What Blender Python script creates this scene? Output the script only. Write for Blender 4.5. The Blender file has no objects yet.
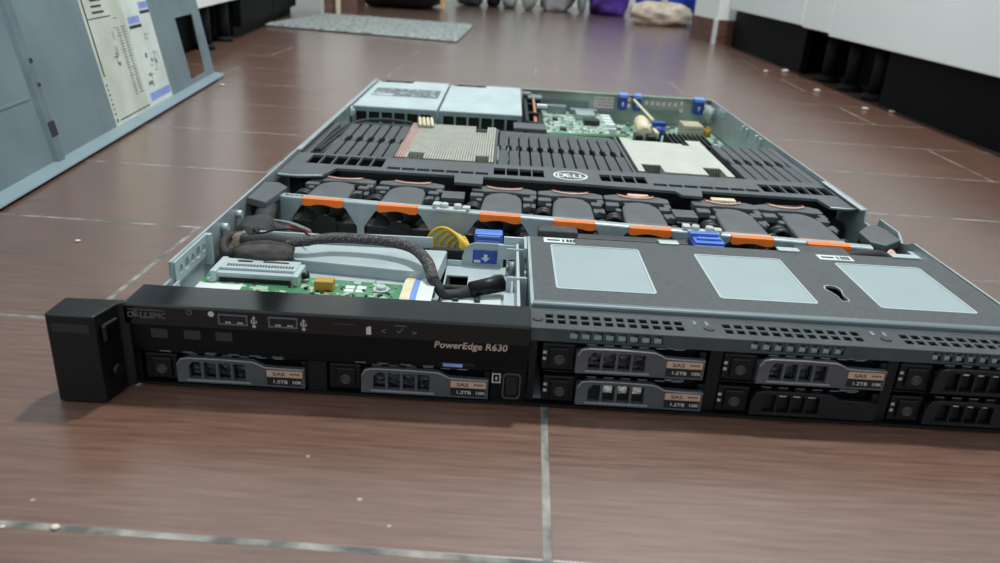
import bpy, bmesh, math, random
from mathutils import Vector, Matrix, noise
from mathutils.geometry import tessellate_polygon

random.seed(7)
S = 0.001                     # everything below is in millimetres
scn = bpy.context.scene
COL = scn.collection
PI = math.pi

# ------------------------------------------------------------------ materials
def lin(c):
    c = c / 255.0
    return c / 12.92 if c <= 0.04045 else ((c + 0.055) / 1.055) ** 2.4

def rgb(c):
    return (lin(c[0]), lin(c[1]), lin(c[2]), 1.0)

MATS = {}
def mat(name, c, rough=0.5, metal=0.0, var=0.0, scale=40.0, bump=0.0, bscale=None, spec=0.5, stretch=None, coat=0.0, rvar=0.0, c2=None):
    m = bpy.data.materials.new(name)
    m.use_nodes = True
    nt = m.node_tree
    b = nt.nodes['Principled BSDF']
    b.inputs['Base Color'].default_value = rgb(c)
    b.inputs['Roughness'].default_value = rough
    b.inputs['Metallic'].default_value = metal
    b.inputs['Specular IOR Level'].default_value = spec
    b.inputs['Coat Weight'].default_value = coat
    b.inputs['Coat Roughness'].default_value = 0.08
    tc = nt.nodes.new('ShaderNodeTexCoord')
    mp = nt.nodes.new('ShaderNodeMapping')
    nt.links.new(tc.outputs['Object'], mp.inputs['Vector'])
    if stretch:
        mp.inputs['Scale'].default_value = stretch
    if var > 0 or rvar > 0 or c2:
        n = nt.nodes.new('ShaderNodeTexNoise')
        n.inputs['Scale'].default_value = scale
        n.inputs['Detail'].default_value = 5
        nt.links.new(mp.outputs['Vector'], n.inputs['Vector'])
        if var > 0 or c2:
            r = nt.nodes.new('ShaderNodeValToRGB')
            lo = [max(0, x * (1 - var)) for x in c]
            hi = c2 if c2 else [min(255, x * (1 + var)) for x in c]
            r.color_ramp.elements[0].color = rgb(lo)
            r.color_ramp.elements[1].color = rgb(hi)
            r.color_ramp.elements[0].position = 0.3
            r.color_ramp.elements[1].position = 0.7
            nt.links.new(n.outputs['Fac'], r.inputs['Fac'])
            nt.links.new(r.outputs['Color'], b.inputs['Base Color'])
        if rvar > 0:
            mr = nt.nodes.new('ShaderNodeMapRange')
            mr.inputs['To Min'].default_value = max(0.02, rough - rvar)
            mr.inputs['To Max'].default_value = min(1, rough + rvar)
            nt.links.new(n.outputs['Fac'], mr.inputs['Value'])
            nt.links.new(mr.outputs['Result'], b.inputs['Roughness'])
    if bump > 0:
        n2 = nt.nodes.new('ShaderNodeTexNoise')
        n2.inputs['Scale'].default_value = bscale or scale
        n2.inputs['Detail'].default_value = 3
        nt.links.new(mp.outputs['Vector'], n2.inputs['Vector'])
        bp = nt.nodes.new('ShaderNodeBump')
        bp.inputs['Strength'].default_value = bump
        bp.inputs['Distance'].default_value = 0.001
        nt.links.new(n2.outputs['Fac'], bp.inputs['Height'])
        nt.links.new(bp.outputs['Normal'], b.inputs['Normal'])
    MATS[name] = m
    return m

steel = mat('zinc_steel', (164, 177, 181), 0.42, 0.45, 0.05, 60, rvar=0.08)
win_m = mat('window_steel', (150, 166, 170), 0.5, 0.2, 0.015, 30)
steel_d = mat('dull_steel', (124, 136, 140), 0.5, 0.4, 0.08, 50)
steel_l = mat('bright_steel', (180, 194, 198), 0.42, 0.3, 0.015, 50)
tray_m = mat('tray_steel', (170, 183, 187), 0.5, 0.2, 0.06, 30)
lid_m = mat('lid_steel', (124, 143, 151), 0.45, 0.4, 0.06, 18, rvar=0.06)
lid_d = mat('lid_steel_dark', (110, 127, 135), 0.45, 0.4, 0.12, 30)  # darker tone of the lid steel, for the rib
psu_m = mat('psu_steel', (184, 201, 207), 0.45, 0.2, 0.04, 40)
black = mat('black_plastic', (9, 10, 13), 0.42, 0, 0.15, 90, spec=.3)
black_m = mat('matt_black', (8, 9, 11), 0.7, 0, 0.15, 60)
gloss = mat('gloss_black', (3, 4, 8), 0.1, 0, 0, 60, rvar=0.03, spec=.5)
ear_m = mat('ear_black', (9, 10, 12), 0.36, 0, 0.15, 200, bump=0.15, bscale=1500, spec=.35)
band_m = mat('panel_band', (5, 6, 10), 0.3, 0, spec=.2)
shroud_m = mat('shroud_plastic', (80, 86, 90), 0.5, 0, 0.06, 45)
dimm_m = mat('blank_plastic', (68, 73, 77), 0.5, 0, 0.08, 50)
fan_m = mat('fan_plastic', (80, 84, 88), 0.52, 0, 0.08, 60)
fan_d = mat('fan_dark', (16, 17, 19), 0.5, 0, 0.12, 60)
orange = mat('orange_plastic', (244, 118, 32), 0.45, 0, 0.04, 60)
orange_s = mat('orange_translucent', (186, 142, 122), 0.5, 0, 0.05, 60)
foil_m = mat('grey_foil', (68, 73, 76), 0.5, 0, 0.14, 700, bump=0.1, bscale=900)
label_w = mat('label_white', (205, 215, 214), 0.6, 0, 0.03, 60)
label_grey = mat('label_print', (92, 100, 106), 0.6, 0, 0.35, 260)
label_c = mat('label_cream', (186, 194, 184), 0.6, 0, 0.06, 25)
label_p = mat('label_pale', (200, 211, 206), 0.6, 0, 0.05, 25)
ink = mat('ink', (34, 38, 42), 0.6)
ink_g = mat('ink_grey', (112, 120, 122), 0.6)
ink_b = mat('ink_blue', (128, 146, 206), 0.6, 0, 0.1, 200)
tan = mat('label_tan', (186, 150, 128), 0.55)
print_w = mat('print_light', (186, 180, 178), 0.5)
print_b = mat('print_bronze', (196, 172, 160), 0.45)
print_d = mat('print_dim', (92, 94, 98), 0.5)
print_vd = mat('print_faint', (38, 40, 44), 0.5)
blue = mat('blue_plastic', (70, 118, 206), 0.4, 0, 0.08, 80)
blue_d = mat('dark_blue_plastic', (32, 68, 150), 0.42, 0, 0.1, 80)
blue_l = mat('pale_blue_plastic', (110, 146, 222), 0.4)
handle_m = mat('handle_metal', (84, 85, 91), 0.36, 0.3, 0.08, 90)
rim_m = mat('handle_rim_lit', (132, 131, 134), 0.35, 0.3)  # paler than the handle: the lit edge is put into the colour
ring_m = mat('button_ring', (58, 58, 62), 0.4)
handle_b = mat('handle_black', (17, 18, 22), 0.3, 0.0, 0.1, 90, spec=.35)
foil_b = mat('vent_foil', (225, 228, 230), 0.25, 0.6, 0.3, 300, bump=1.0, bscale=420)
screen_m = mat('vent_screen', (64, 66, 70), 0.2, 0.9, 0.3, 300, bump=1.0, bscale=420)
yellow = mat('yellow_wire', (206, 170, 40), 0.45)
cream = mat('cream_plastic', (214, 206, 176), 0.5, 0, 0.05, 80)
beige = mat('beige_plastic', (170, 164, 138), 0.5, 0, 0.08, 80)
red = mat('red_wire', (150, 26, 38), 0.45)
redw = mat('pale_red_wire', (232, 186, 168), 0.45)
reddk = mat('deep_red_wire', (96, 26, 24), 0.5)
copper = mat('copper_strip', (196, 138, 104), 0.4, 0.3)
brass = mat('brass', (190, 150, 70), 0.35, 0.5)
amber = mat('amber_chip', (176, 138, 52), 0.45)
tape = mat('cloth_tape', (40, 41, 43), 0.75, 0, 0.3, 160, bump=0.5, bscale=500)
cloth = mat('dusty_cloth', (124, 112, 100), 0.9, 0, 0.2, 160, bump=0.5, bscale=500)
sink_m = mat('heatsink_alu', (176, 178, 168), 0.5, 0.25, 0.05, 90, bump=0.0)
sink_p = mat('heatsink_plate', (192, 196, 187), 0.42, 0.2, 0.03, 50)
sink_r = mat('heatsink_pinkish', (184, 156, 150), 0.5, 0.25, 0.06, 90)
led_m = mat('status_window', (150, 155, 158), 0.4)
white_pl = mat('white_plastic', (216, 224, 224), 0.4)

# braided sleeve: dark with pale flecks
def braid_mat():
    m = mat('braided_sleeve', (52, 51, 54), 0.7)
    nt = m.node_tree; b = nt.nodes['Principled BSDF']
    tc = nt.nodes.new('ShaderNodeTexCoord')
    v = nt.nodes.new('ShaderNodeTexVoronoi'); v.inputs['Scale'].default_value = 900
    nt.links.new(tc.outputs['Object'], v.inputs['Vector'])
    r = nt.nodes.new('ShaderNodeValToRGB')
    r.color_ramp.elements[0].position = 0.18; r.color_ramp.elements[0].color = rgb((128, 122, 122))
    r.color_ramp.elements[1].position = 0.42; r.color_ramp.elements[1].color = rgb((46, 45, 48))
    nt.links.new(v.outputs['Distance'], r.inputs['Fac'])
    nt.links.new(r.outputs['Color'], b.inputs['Base Color'])
    return m
braid = braid_mat()

def pcb_mat(name, g1, g2, pale, scale=260, dens=0.62):
    m = mat(name, g1, 0.42)
    nt = m.node_tree; b = nt.nodes['Principled BSDF']
    tc = nt.nodes.new('ShaderNodeTexCoord')
    n = nt.nodes.new('ShaderNodeTexNoise'); n.inputs['Scale'].default_value = 55; n.inputs['Detail'].default_value = 4
    nt.links.new(tc.outputs['Object'], n.inputs['Vector'])
    r = nt.nodes.new('ShaderNodeValToRGB')
    r.color_ramp.elements[0].position = 0.35; r.color_ramp.elements[0].color = rgb(g1)
    r.color_ramp.elements[1].position = 0.65; r.color_ramp.elements[1].color = rgb(g2)
    nt.links.new(n.outputs['Fac'], r.inputs['Fac'])
    v = nt.nodes.new('ShaderNodeTexVoronoi'); v.inputs['Scale'].default_value = scale; v.distance = 'CHEBYCHEV'
    nt.links.new(tc.outputs['Object'], v.inputs['Vector'])
    sp = nt.nodes.new('ShaderNodeSeparateColor')
    nt.links.new(v.outputs['Color'], sp.inputs['Color'])
    g = nt.nodes.new('ShaderNodeMath'); g.operation = 'GREATER_THAN'; g.inputs[1].default_value = dens
    nt.links.new(sp.outputs['Red'], g.inputs[0])
    mx = nt.nodes.new('ShaderNodeMix'); mx.data_type = 'RGBA'
    mx.inputs['B'].default_value = rgb(pale)
    nt.links.new(g.outputs[0], mx.inputs['Factor'])
    nt.links.new(r.outputs['Color'], mx.inputs['A'])
    nt.links.new(mx.outputs['Result'], b.inputs['Base Color'])
    return m
pcb = pcb_mat('green_circuit_board', (52, 112, 74), (84, 142, 104), (160, 186, 164), 300, 0.78)
pcb2 = pcb_mat('pale_circuit_board', (92, 132, 110), (132, 164, 146), (186, 202, 192), 240, 0.7)

def floor_mat():
    m = bpy.data.materials.new('wood_look_tiles'); m.use_nodes = True
    nt = m.node_tree; L = nt.links; b = nt.nodes['Principled BSDF']
    tc = nt.nodes.new('ShaderNodeTexCoord')
    mp = nt.nodes.new('ShaderNodeMapping')
    mp.inputs['Rotation'].default_value = (0, 0, 0.0258)
    mp.inputs['Location'].default_value = (-0.1935 + 0.503, 0.1013 + 0.1594 * 21, 0)
    L.new(tc.outputs['Object'], mp.inputs['Vector'])
    br = nt.nodes.new('ShaderNodeTexBrick')
    br.offset = 0.5; br.offset_frequency = 2; br.squash = 1.0
    br.inputs['Scale'].default_value = 1.0
    br.inputs['Brick Width'].default_value = 0.503
    br.inputs['Row Height'].default_value = 0.1594
    br.inputs['Mortar Size'].default_value = 0.0020
    br.inputs['Mortar Smooth'].default_value = 0.35
    br.inputs['Color1'].default_value = (0.0, 0.0, 0.0, 1); br.inputs['Color2'].default_value = (1, 1, 1, 1)
    L.new(mp.outputs['Vector'], br.inputs['Vector'])
    # grain along X
    m2 = nt.nodes.new('ShaderNodeMapping'); m2.inputs['Scale'].default_value = (11, 170, 1)
    L.new(tc.outputs['Object'], m2.inputs['Vector'])
    n1 = nt.nodes.new('ShaderNodeTexNoise'); n1.inputs['Scale'].default_value = 2.2; n1.inputs['Detail'].default_value = 8; n1.inputs['Roughness'].default_value = 0.62
    L.new(m2.outputs['Vector'], n1.inputs['Vector'])
    r1 = nt.nodes.new('ShaderNodeValToRGB')
    r1.color_ramp.elements[0].position = 0.28; r1.color_ramp.elements[0].color = rgb((82, 55, 45))
    r1.color_ramp.elements[1].position = 0.74; r1.color_ramp.elements[1].color = rgb((119, 87, 73))
    L.new(n1.outputs['Fac'], r1.inputs['Fac'])
    # large blotches
    n2 = nt.nodes.new('ShaderNodeTexNoise'); n2.inputs['Scale'].default_value = 9; n2.inputs['Detail'].default_value = 3
    L.new(tc.outputs['Object'], n2.inputs['Vector'])
    hs = nt.nodes.new('ShaderNodeHueSaturation')
    mr = nt.nodes.new('ShaderNodeMapRange'); mr.inputs['To Min'].default_value = 0.82; mr.inputs['To Max'].default_value = 1.16
    L.new(n2.outputs['Fac'], mr.inputs['Value']); L.new(mr.outputs['Result'], hs.inputs['Value'])
    L.new(r1.outputs['Color'], hs.inputs['Color'])
    # per tile tone
    h2 = nt.nodes.new('ShaderNodeHueSaturation')
    sc = nt.nodes.new('ShaderNodeSeparateColor'); L.new(br.outputs['Color'], sc.inputs['Color'])
    mr2 = nt.nodes.new('ShaderNodeMapRange'); mr2.inputs['To Min'].default_value = 0.94; mr2.inputs['To Max'].default_value = 1.06
    L.new(sc.outputs['Red'], mr2.inputs['Value']); L.new(mr2.outputs['Result'], h2.inputs['Value'])
    L.new(hs.outputs['Color'], h2.inputs['Color'])
    # grout
    n3 = nt.nodes.new('ShaderNodeTexNoise'); n3.inputs['Scale'].default_value = 60; n3.inputs['Detail'].default_value = 4
    L.new(tc.outputs['Object'], n3.inputs['Vector'])
    r3 = nt.nodes.new('ShaderNodeValToRGB')
    r3.color_ramp.elements[0].position = 0.38; r3.color_ramp.elements[0].color = rgb((62, 65, 64))
    r3.color_ramp.elements[1].position = 0.66; r3.color_ramp.elements[1].color = rgb((150, 147, 140))
    L.new(n3.outputs['Fac'], r3.inputs['Fac'])
    mx = nt.nodes.new('ShaderNodeMix'); mx.data_type = 'RGBA'
    L.new(br.outputs['Fac'], mx.inputs['Factor']); L.new(h2.outputs['Color'], mx.inputs['A']); L.new(r3.outputs['Color'], mx.inputs['B'])
    # pale dust specks
    v = nt.nodes.new('ShaderNodeTexVoronoi'); v.inputs['Scale'].default_value = 75
    L.new(tc.outputs['Object'], v.inputs['Vector'])
    vs = nt.nodes.new('ShaderNodeSeparateColor'); L.new(v.outputs['Color'], vs.inputs['Color'])
    g1 = nt.nodes.new('ShaderNodeMath'); g1.operation = 'LESS_THAN'; g1.inputs[1].default_value = 0.075; L.new(v.outputs['Distance'], g1.inputs[0])
    g2 = nt.nodes.new('ShaderNodeMath'); g2.operation = 'GREATER_THAN'; g2.inputs[1].default_value = 0.945; L.new(vs.outputs['Red'], g2.inputs[0])
    g3 = nt.nodes.new('ShaderNodeMath'); g3.operation = 'MULTIPLY'; L.new(g1.outputs[0], g3.inputs[0]); L.new(g2.outputs[0], g3.inputs[1])
    g4 = nt.nodes.new('ShaderNodeMath'); g4.operation = 'MULTIPLY'; g4.inputs[1].default_value = 0.55; L.new(g3.outputs[0], g4.inputs[0])
    mx2 = nt.nodes.new('ShaderNodeMix'); mx2.data_type = 'RGBA'; mx2.inputs['B'].default_value = rgb((196, 182, 172))
    L.new(g4.outputs[0], mx2.inputs['Factor']); L.new(mx.outputs['Result'], mx2.inputs['A'])
    L.new(mx2.outputs['Result'], b.inputs['Base Color'])
    rr = nt.nodes.new('ShaderNodeMapRange'); rr.inputs['To Min'].default_value = 0.27; rr.inputs['To Max'].default_value = 0.40
    L.new(n1.outputs['Fac'], rr.inputs['Value'])
    r5 = nt.nodes.new('ShaderNodeMath'); r5.operation = 'MAXIMUM'
    gm = nt.nodes.new('ShaderNodeMath'); gm.operation = 'MULTIPLY'; gm.inputs[1].default_value = 0.75; L.new(br.outputs['Fac'], gm.inputs[0])
    L.new(rr.outputs['Result'], r5.inputs[0]); L.new(gm.outputs[0], r5.inputs[1])
    L.new(r5.outputs[0], b.inputs['Roughness'])
    b.inputs['Specular IOR Level'].default_value = 0.9
    b.inputs['Coat Weight'].default_value = 0.65; b.inputs['Coat Roughness'].default_value = 0.22
    ad = nt.nodes.new('ShaderNodeMath'); ad.operation = 'MULTIPLY_ADD'; ad.inputs[1].default_value = -2.0
    L.new(br.outputs['Fac'], ad.inputs[0])
    gs = nt.nodes.new('ShaderNodeMath'); gs.operation = 'MULTIPLY'; gs.inputs[1].default_value = 0.35; L.new(n1.outputs['Fac'], gs.inputs[0])
    L.new(gs.outputs[0], ad.inputs[2])
    bp = nt.nodes.new('ShaderNodeBump'); bp.inputs['Strength'].default_value = 0.25; bp.inputs['Distance'].default_value = 0.0008
    L.new(ad.outputs[0], bp.inputs['Height']); L.new(bp.outputs['Normal'], b.inputs['Normal'])
    return m
floor_m = floor_mat()
wall_m = mat('white_wall', (240, 244, 243), 0.6, 0, 0.02, 3)
cab_m = mat('cabinet_white', (242, 249, 250), 0.4, 0, 0.02, 3)
skirt_m = mat('brown_skirting_tile', (100, 68, 60), 0.3, 0, 0.2, 12, stretch=(1, 1, 6))
dark_m = mat('black_board', (8, 10, 13), 0.6, 0, 0.1, 20, spec=.1)
leg_m = mat('cabinet_leg', (20, 22, 27), 0.6, spec=.15)
mat_m = mat('mat_pile', (138, 146, 145), 0.95, 0, 0.3, 130, bump=1.0, bscale=260)
mat_b = mat('mat_backing', (30, 32, 34), 0.8)
crumb_m = mat('crumb', (206, 196, 186), 0.8)

# ------------------------------------------------------------------ mesh builder (mm)
class MB:
    def __init__(self):
        self.bm = bmesh.new(); self.mi = 0
    def _merge(self, t, smooth=False):
        for f in t.faces:
            f.material_index = self.mi
            if smooth: f.smooth = True
        me = bpy.data.meshes.new('tmp'); t.to_mesh(me); t.free()
        self.bm.from_mesh(me); bpy.data.meshes.remove(me)
        return self
    def box(self, x0, x1, y0, y1, z0, z1, bev=0.0, seg=2, M=None):
        t = bmesh.new()
        vs = [t.verts.new((x, y, z)) for z in (z0, z1) for y in (y0, y1) for x in (x0, x1)]
        for q in ((0, 2, 3, 1), (4, 5, 7, 6), (0, 1, 5, 4), (2, 6, 7, 3), (0, 4, 6, 2), (1, 3, 7, 5)):
            t.faces.new([vs[i] for i in q])
        if bev > 0:
            bmesh.ops.bevel(t, geom=list(t.edges), offset=bev, segments=seg, affect='EDGES', profile=0.5)
        if M is not None: t.transform(M)
        return self._merge(t)
    def prism(self, outer, a, b, axis='z', holes=(), bev=0.0, M=None, hole_floor=False):
        """polygon (with holes) extruded from a to b; axis z:(x,y)  y:(x,z)  x:(y,z)"""
        def P(u, v, w):
            return (u, v, w) if axis == 'z' else ((u, w, v) if axis == 'y' else (w, u, v))
        loops = [list(outer)] + [list(h) for h in holes]
        tris = tessellate_polygon([[Vector((p[0], p[1], 0)) for p in l] for l in loops])
        flat = [p for l in loops for p in l]
        t = bmesh.new()
        lo = [t.verts.new(P(p[0], p[1], a)) for p in flat]
        hi = [t.verts.new(P(p[0], p[1], b)) for p in flat]
        if not holes and bev >= 0:
            t.faces.new(lo[::-1]); t.faces.new(hi)
        else:
            for tr in tris:
                try:
                    t.faces.new([hi[i] for i in tr]); t.faces.new([lo[i] for i in tr][::-1])
                except ValueError: pass
        k = 0
        for l in loops:
            n = len(l)
            for i in range(n):
                j = (i + 1) % n
                try: t.faces.new((lo[k + i], lo[k + j], hi[k + j], hi[k + i]))
                except ValueError: pass
            k += n
        bmesh.ops.recalc_face_normals(t, faces=list(t.faces))
        if bev > 0 and not holes:
            bmesh.ops.bevel(t, geom=list(t.edges), offset=bev, segments=2, affect='EDGES', profile=0.5)
        if M is not None: t.transform(M)
        return self._merge(t)
    def grid_plate(self, u0, u1, v0, v1, a, b, holes, axis='z'):
        """rectangle with rectangular holes"""
        def P(u, v, w):
            return (u, v, w) if axis == 'z' else ((u, w, v) if axis == 'y' else (w, u, v))
        us = sorted(set([u0, u1] + [h[0] for h in holes] + [h[1] for h in holes]))
        vs = sorted(set([v0, v1] + [h[2] for h in holes] + [h[3] for h in holes]))
        us = [u for u in us if u0 <= u <= u1]; vs = [v for v in vs if v0 <= v <= v1]
        def solid(i, j):
            if i < 0 or j < 0 or i >= len(us) - 1 or j >= len(vs) - 1: return False
            cu = (us[i] + us[i + 1]) / 2; cv = (vs[j] + vs[j + 1]) / 2
            for h in holes:
                if h[0] < cu < h[1] and h[2] < cv < h[3]: return False
            return True
        t = bmesh.new(); cache = {}
        def V(i, j, w):
            k = (i, j, w)
            if k not in cache: cache[k] = t.verts.new(P(us[i], vs[j], w))
            return cache[k]
        for i in range(len(us) - 1):
            for j in range(len(vs) - 1):
                if not solid(i, j): continue
                t.faces.new((V(i, j, b), V(i + 1, j, b), V(i + 1, j + 1, b), V(i, j + 1, b)))
                t.faces.new((V(i, j, a), V(i, j + 1, a), V(i + 1, j + 1, a), V(i + 1, j, a)))
                for (di, dj, e0, e1) in ((-1, 0, (i, j + 1), (i, j)), (1, 0, (i + 1, j), (i + 1, j + 1)), (0, -1, (i, j), (i + 1, j)), (0, 1, (i + 1, j + 1), (i, j + 1))):
                    if not solid(i + di, j + dj):
                        t.faces.new((V(*e0, a), V(*e1, a), V(*e1, b), V(*e0, b)))
        bmesh.ops.recalc_face_normals(t, faces=list(t.faces))
        return self._merge(t)
    def cyl(self, p0, p1, r0, r1=None, n=20, bev=0):
        p0 = Vector(p0); p1 = Vector(p1); r1 = r0 if r1 is None else r1
        d = p1 - p0
        t = bmesh.new()
        bmesh.ops.create_cone(t, cap_ends=True, cap_tris=False, segments=n, radius1=r0, radius2=r1, depth=d.length)
        if bev > 0:
            bmesh.ops.bevel(t, geom=[e for e in t.edges if len(e.link_faces) == 2 and any(len(f.verts) > 4 for f in e.link_faces)], offset=bev, segments=2, affect='EDGES')
        for f in t.faces:
            if len(f.verts) == 4: f.smooth = True
        t.transform(Matrix.Translation((p0 + p1) / 2) @ d.to_track_quat('Z', 'Y').to_matrix().to_4x4())
        return self._merge(t)
    def ring(self, c, r, rr, axis='y', n=24, m=8):
        t = bmesh.new(); g = []
        for i in range(n):
            a = 2 * PI * i / n; row = []
            for j in range(m):
                q = 2 * PI * j / m
                R = r + rr * math.cos(q); w = rr * math.sin(q)
                u, v = R * math.cos(a), R * math.sin(a)
                p = (u, w, v) if axis == 'y' else ((u, v, w) if axis == 'z' else (w, u, v))
                row.append(t.verts.new(Vector(c) + Vector(p)))
            g.append(row)
        for i in range(n):
            for j in range(m):
                t.faces.new((g[i][j], g[(i + 1) % n][j], g[(i + 1) % n][(j + 1) % m], g[i][(j + 1) % m]))
        bmesh.ops.recalc_face_normals(t, faces=list(t.faces))
        return self._merge(t, True)
    def tube(self, pts, r, n=10, sub=6, flat=1.0):
        """round tube along a smooth path; r is a number or one radius per point; flat squashes it"""
        P = [Vector(p) for p in pts]
        rs = r if isinstance(r, (list, tuple)) else [r] * len(P)
        path = []; rad = []
        N = len(P)
        for i in range(N - 1):
            a, b, c, d = P[max(i - 1, 0)], P[i], P[i + 1], P[min(i + 2, N - 1)]
            for k in range(sub):
                s = k / sub
                path.append(0.5 * ((2 * b) + (c - a) * s + (2 * a - 5 * b + 4 * c - d) * s * s + (3 * b - a - 3 * c + d) * s ** 3))
                rad.append(rs[i] * (1 - s) + rs[i + 1] * s)
        path.append(P[-1]); rad.append(rs[-1])
        t = bmesh.new(); rows = []; up = Vector((0, 0, 1))
        for i, p in enumerate(path):
            d = (path[min(i + 1, len(path) - 1)] - path[max(i - 1, 0)]).normalized()
            u = up - d * up.dot(d)
            if u.length < 0.15: u = Vector((0, 1, 0)) - d * d.y
            u.normalize(); w = d.cross(u)
            rows.append([t.verts.new(p + (w * math.cos(2 * PI * j / n) + u * math.sin(2 * PI * j / n) * flat) * rad[i]) for j in range(n)])
        for i in range(len(rows) - 1):
            for j in range(n):
                t.faces.new((rows[i][j], rows[i][(j + 1) % n], rows[i + 1][(j + 1) % n], rows[i + 1][j]))
        t.faces.new(rows[0][::-1]); t.faces.new(rows[-1])
        bmesh.ops.recalc_face_normals(t, faces=list(t.faces))
        return self._merge(t, True)
    def blob(self, c, s, p=2.6, amp=0.08, fr=1.5, seed=0, nu=40, nv=26, zmin=None):
        """soft bag: superellipsoid with creases, flattened where it lies on the ground"""
        t = bmesh.new(); rows = []
        def se(v): return math.copysign(abs(v) ** (2 / p), v)
        for i in range(nv + 1):
            th = -PI / 2 + PI * i / nv; row = []
            for j in range(nu):
                ph = 2 * PI * j / nu
                d = Vector((se(math.cos(th)) * se(math.cos(ph)), se(math.cos(th)) * se(math.sin(ph)), se(math.sin(th))))
                nz = noise.noise(d * fr + Vector((seed * 3.1, seed, 0))) + 0.6 * abs(noise.noise(d * fr * 2.6 + Vector((0, seed, seed))))
                d = d * (1 + amp * nz)
                q = Vector((c[0] + d.x * s[0], c[1] + d.y * s[1], c[2] + d.z * s[2]))
                if zmin is not None: q.z = max(q.z, zmin)
                row.append(t.verts.new(q))
            rows.append(row)
        for i in range(nv):
            for j in range(nu):
                t.faces.new((rows[i][j], rows[i][(j + 1) % nu], rows[i + 1][(j + 1) % nu], rows[i + 1][j]))
        bmesh.ops.remove_doubles(t, verts=list(t.verts), dist=0.01)
        bmesh.ops.recalc_face_normals(t, faces=list(t.faces))
        return self._merge(t, True)
    def text(self, s, size, M, depth=0.15, bold=0.0, shear=0.0, align='LEFT', sx=1.0, width=None):
        cu = bpy.data.curves.new('t', 'FONT'); cu.body = s; cu.size = size; cu.extrude = depth / 2
        cu.offset = bold; cu.shear = shear; cu.align_x = align; cu.resolution_u = 3
        ob = bpy.data.objects.new('t', cu); COL.objects.link(ob)
        bpy.context.view_layer.update()
        me = bpy.data.meshes.new_from_object(ob.evaluated_get(bpy.context.evaluated_depsgraph_get()))
        if width:
            xs = [v.co.x for v in me.vertices]; sx = width / max(1e-6, max(xs) - min(xs))
        me.transform(M @ Matrix.Diagonal((sx, 1, 1, 1)))
        t = bmesh.new(); t.from_mesh(me)
        bpy.data.objects.remove(ob); bpy.data.curves.remove(cu); bpy.data.meshes.remove(me)
        return self._merge(t)
    def build(self, name, m, parent=None, org=None, local=False):
        """one mesh object; m is a material or a list of them. With a parent the vertices become local to the parent's thing"""
        bm = self.bm
        if parent is not None and not local:
            o = Vector(parent['_o'])
        elif local:
            o = Vector((0, 0, 0))
        else:
            if org is None:
                xs = [v.co.x for v in bm.verts]; ys = [v.co.y for v in bm.verts]; zs = [v.co.z for v in bm.verts]
                org = ((min(xs) + max(xs)) / 2, (min(ys) + max(ys)) / 2, min(zs))
            o = Vector(org)
        bmesh.ops.translate(bm, verts=list(bm.verts), vec=-o)
        bmesh.ops.scale(bm, verts=list(bm.verts), vec=(S, S, S))
        me = bpy.data.meshes.new(name); bm.to_mesh(me); bm.free()
        for x in (m if isinstance(m, (list, tuple)) else [m]): me.materials.append(x)
        ob = bpy.data.objects.new(name, me); COL.objects.link(ob)
        if parent is not None:
            ob.parent = parent
            ob['_o'] = parent['_o']
        else:
            ob.location = o * S
            ob['_o'] = tuple(o)
        return ob

def build_split(self, name, m, parent=None, local=False):
    """every separate piece of the builder becomes a part of its own"""
    bm = self.bm; bm.verts.ensure_lookup_table(); seen = set(); out = []
    for v in bm.verts:
        if v in seen: continue
        stack = [v]; isl = []; seen.add(v)
        while stack:
            q = stack.pop(); isl.append(q)
            for e in q.link_edges:
                o = e.other_vert(q)
                if o not in seen: seen.add(o); stack.append(o)
        idx = {q: i for i, q in enumerate(isl)}
        n = MB(); nv = [n.bm.verts.new(q.co) for q in isl]
        for f in {f for q in isl for f in q.link_faces}:
            g = n.bm.faces.new([nv[idx[q]] for q in f.verts]); g.material_index = f.material_index; g.smooth = f.smooth
        out.append(n.build(name, m, parent, local=local))
    bm.free(); return out
MB.build_split = build_split

FRONT = lambda x, y, z: Matrix.Translation((x, y, z)) @ Matrix(((1, 0, 0, 0), (0, 0, -1, 0), (0, 1, 0, 0), (0, 0, 0, 1)))
TOP = lambda x, y, z: Matrix.Translation((x, y, z))

def tag(o, label=None, cat=None, group=None, kind=None):
    if label: o['label'] = label
    if cat: o['category'] = cat
    if group: o['group'] = group
    if kind: o['kind'] = kind
    return o

def thing(name, label, cat, loc, group=None):
    o = bpy.data.objects.new(name, None); COL.objects.link(o)
    o.location = Vector(loc) * S; o['_o'] = tuple(loc); o.empty_display_size = 0.02
    return tag(o, label, cat, group)

def copy_tree(o, parent=None):
    c = o.copy(); COL.objects.link(c)
    if parent is not None: c.parent = parent
    for ch in [x for x in list(bpy.data.objects) if x.parent == o and x is not c]:
        copy_tree(ch, c)
    return c

def struct(o, label=None):
    o['kind'] = 'structure'
    if label: o['label'] = label
    return o

def rrect(x0, x1, y0, y1, r, n=4):
    pts = []
    for cx, cy, a0 in ((x1 - r, y1 - r, 0), (x0 + r, y1 - r, 90), (x0 + r, y0 + r, 180), (x1 - r, y0 + r, 270)):
        for i in range(n + 1):
            a = math.radians(a0 + 90 * i / n); pts.append((cx + r * math.cos(a), cy + r * math.sin(a)))
    return pts

def circ(cx, cy, r, n=24):
    return [(cx + r * math.cos(2 * PI * i / n), cy + r * math.sin(2 * PI * i / n)) for i in range(n)]

# ================================================================== SETTING
f = MB(); f.box(-2200, 2200, -900, 3700, -20, 0)
struct(f.build('floor', floor_m, org=(0, 0, 0)))
f = MB(); f.box(-2200, 2200, 3600, 3650, 0, 2500)
struct(f.build('wall_back', wall_m))
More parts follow.
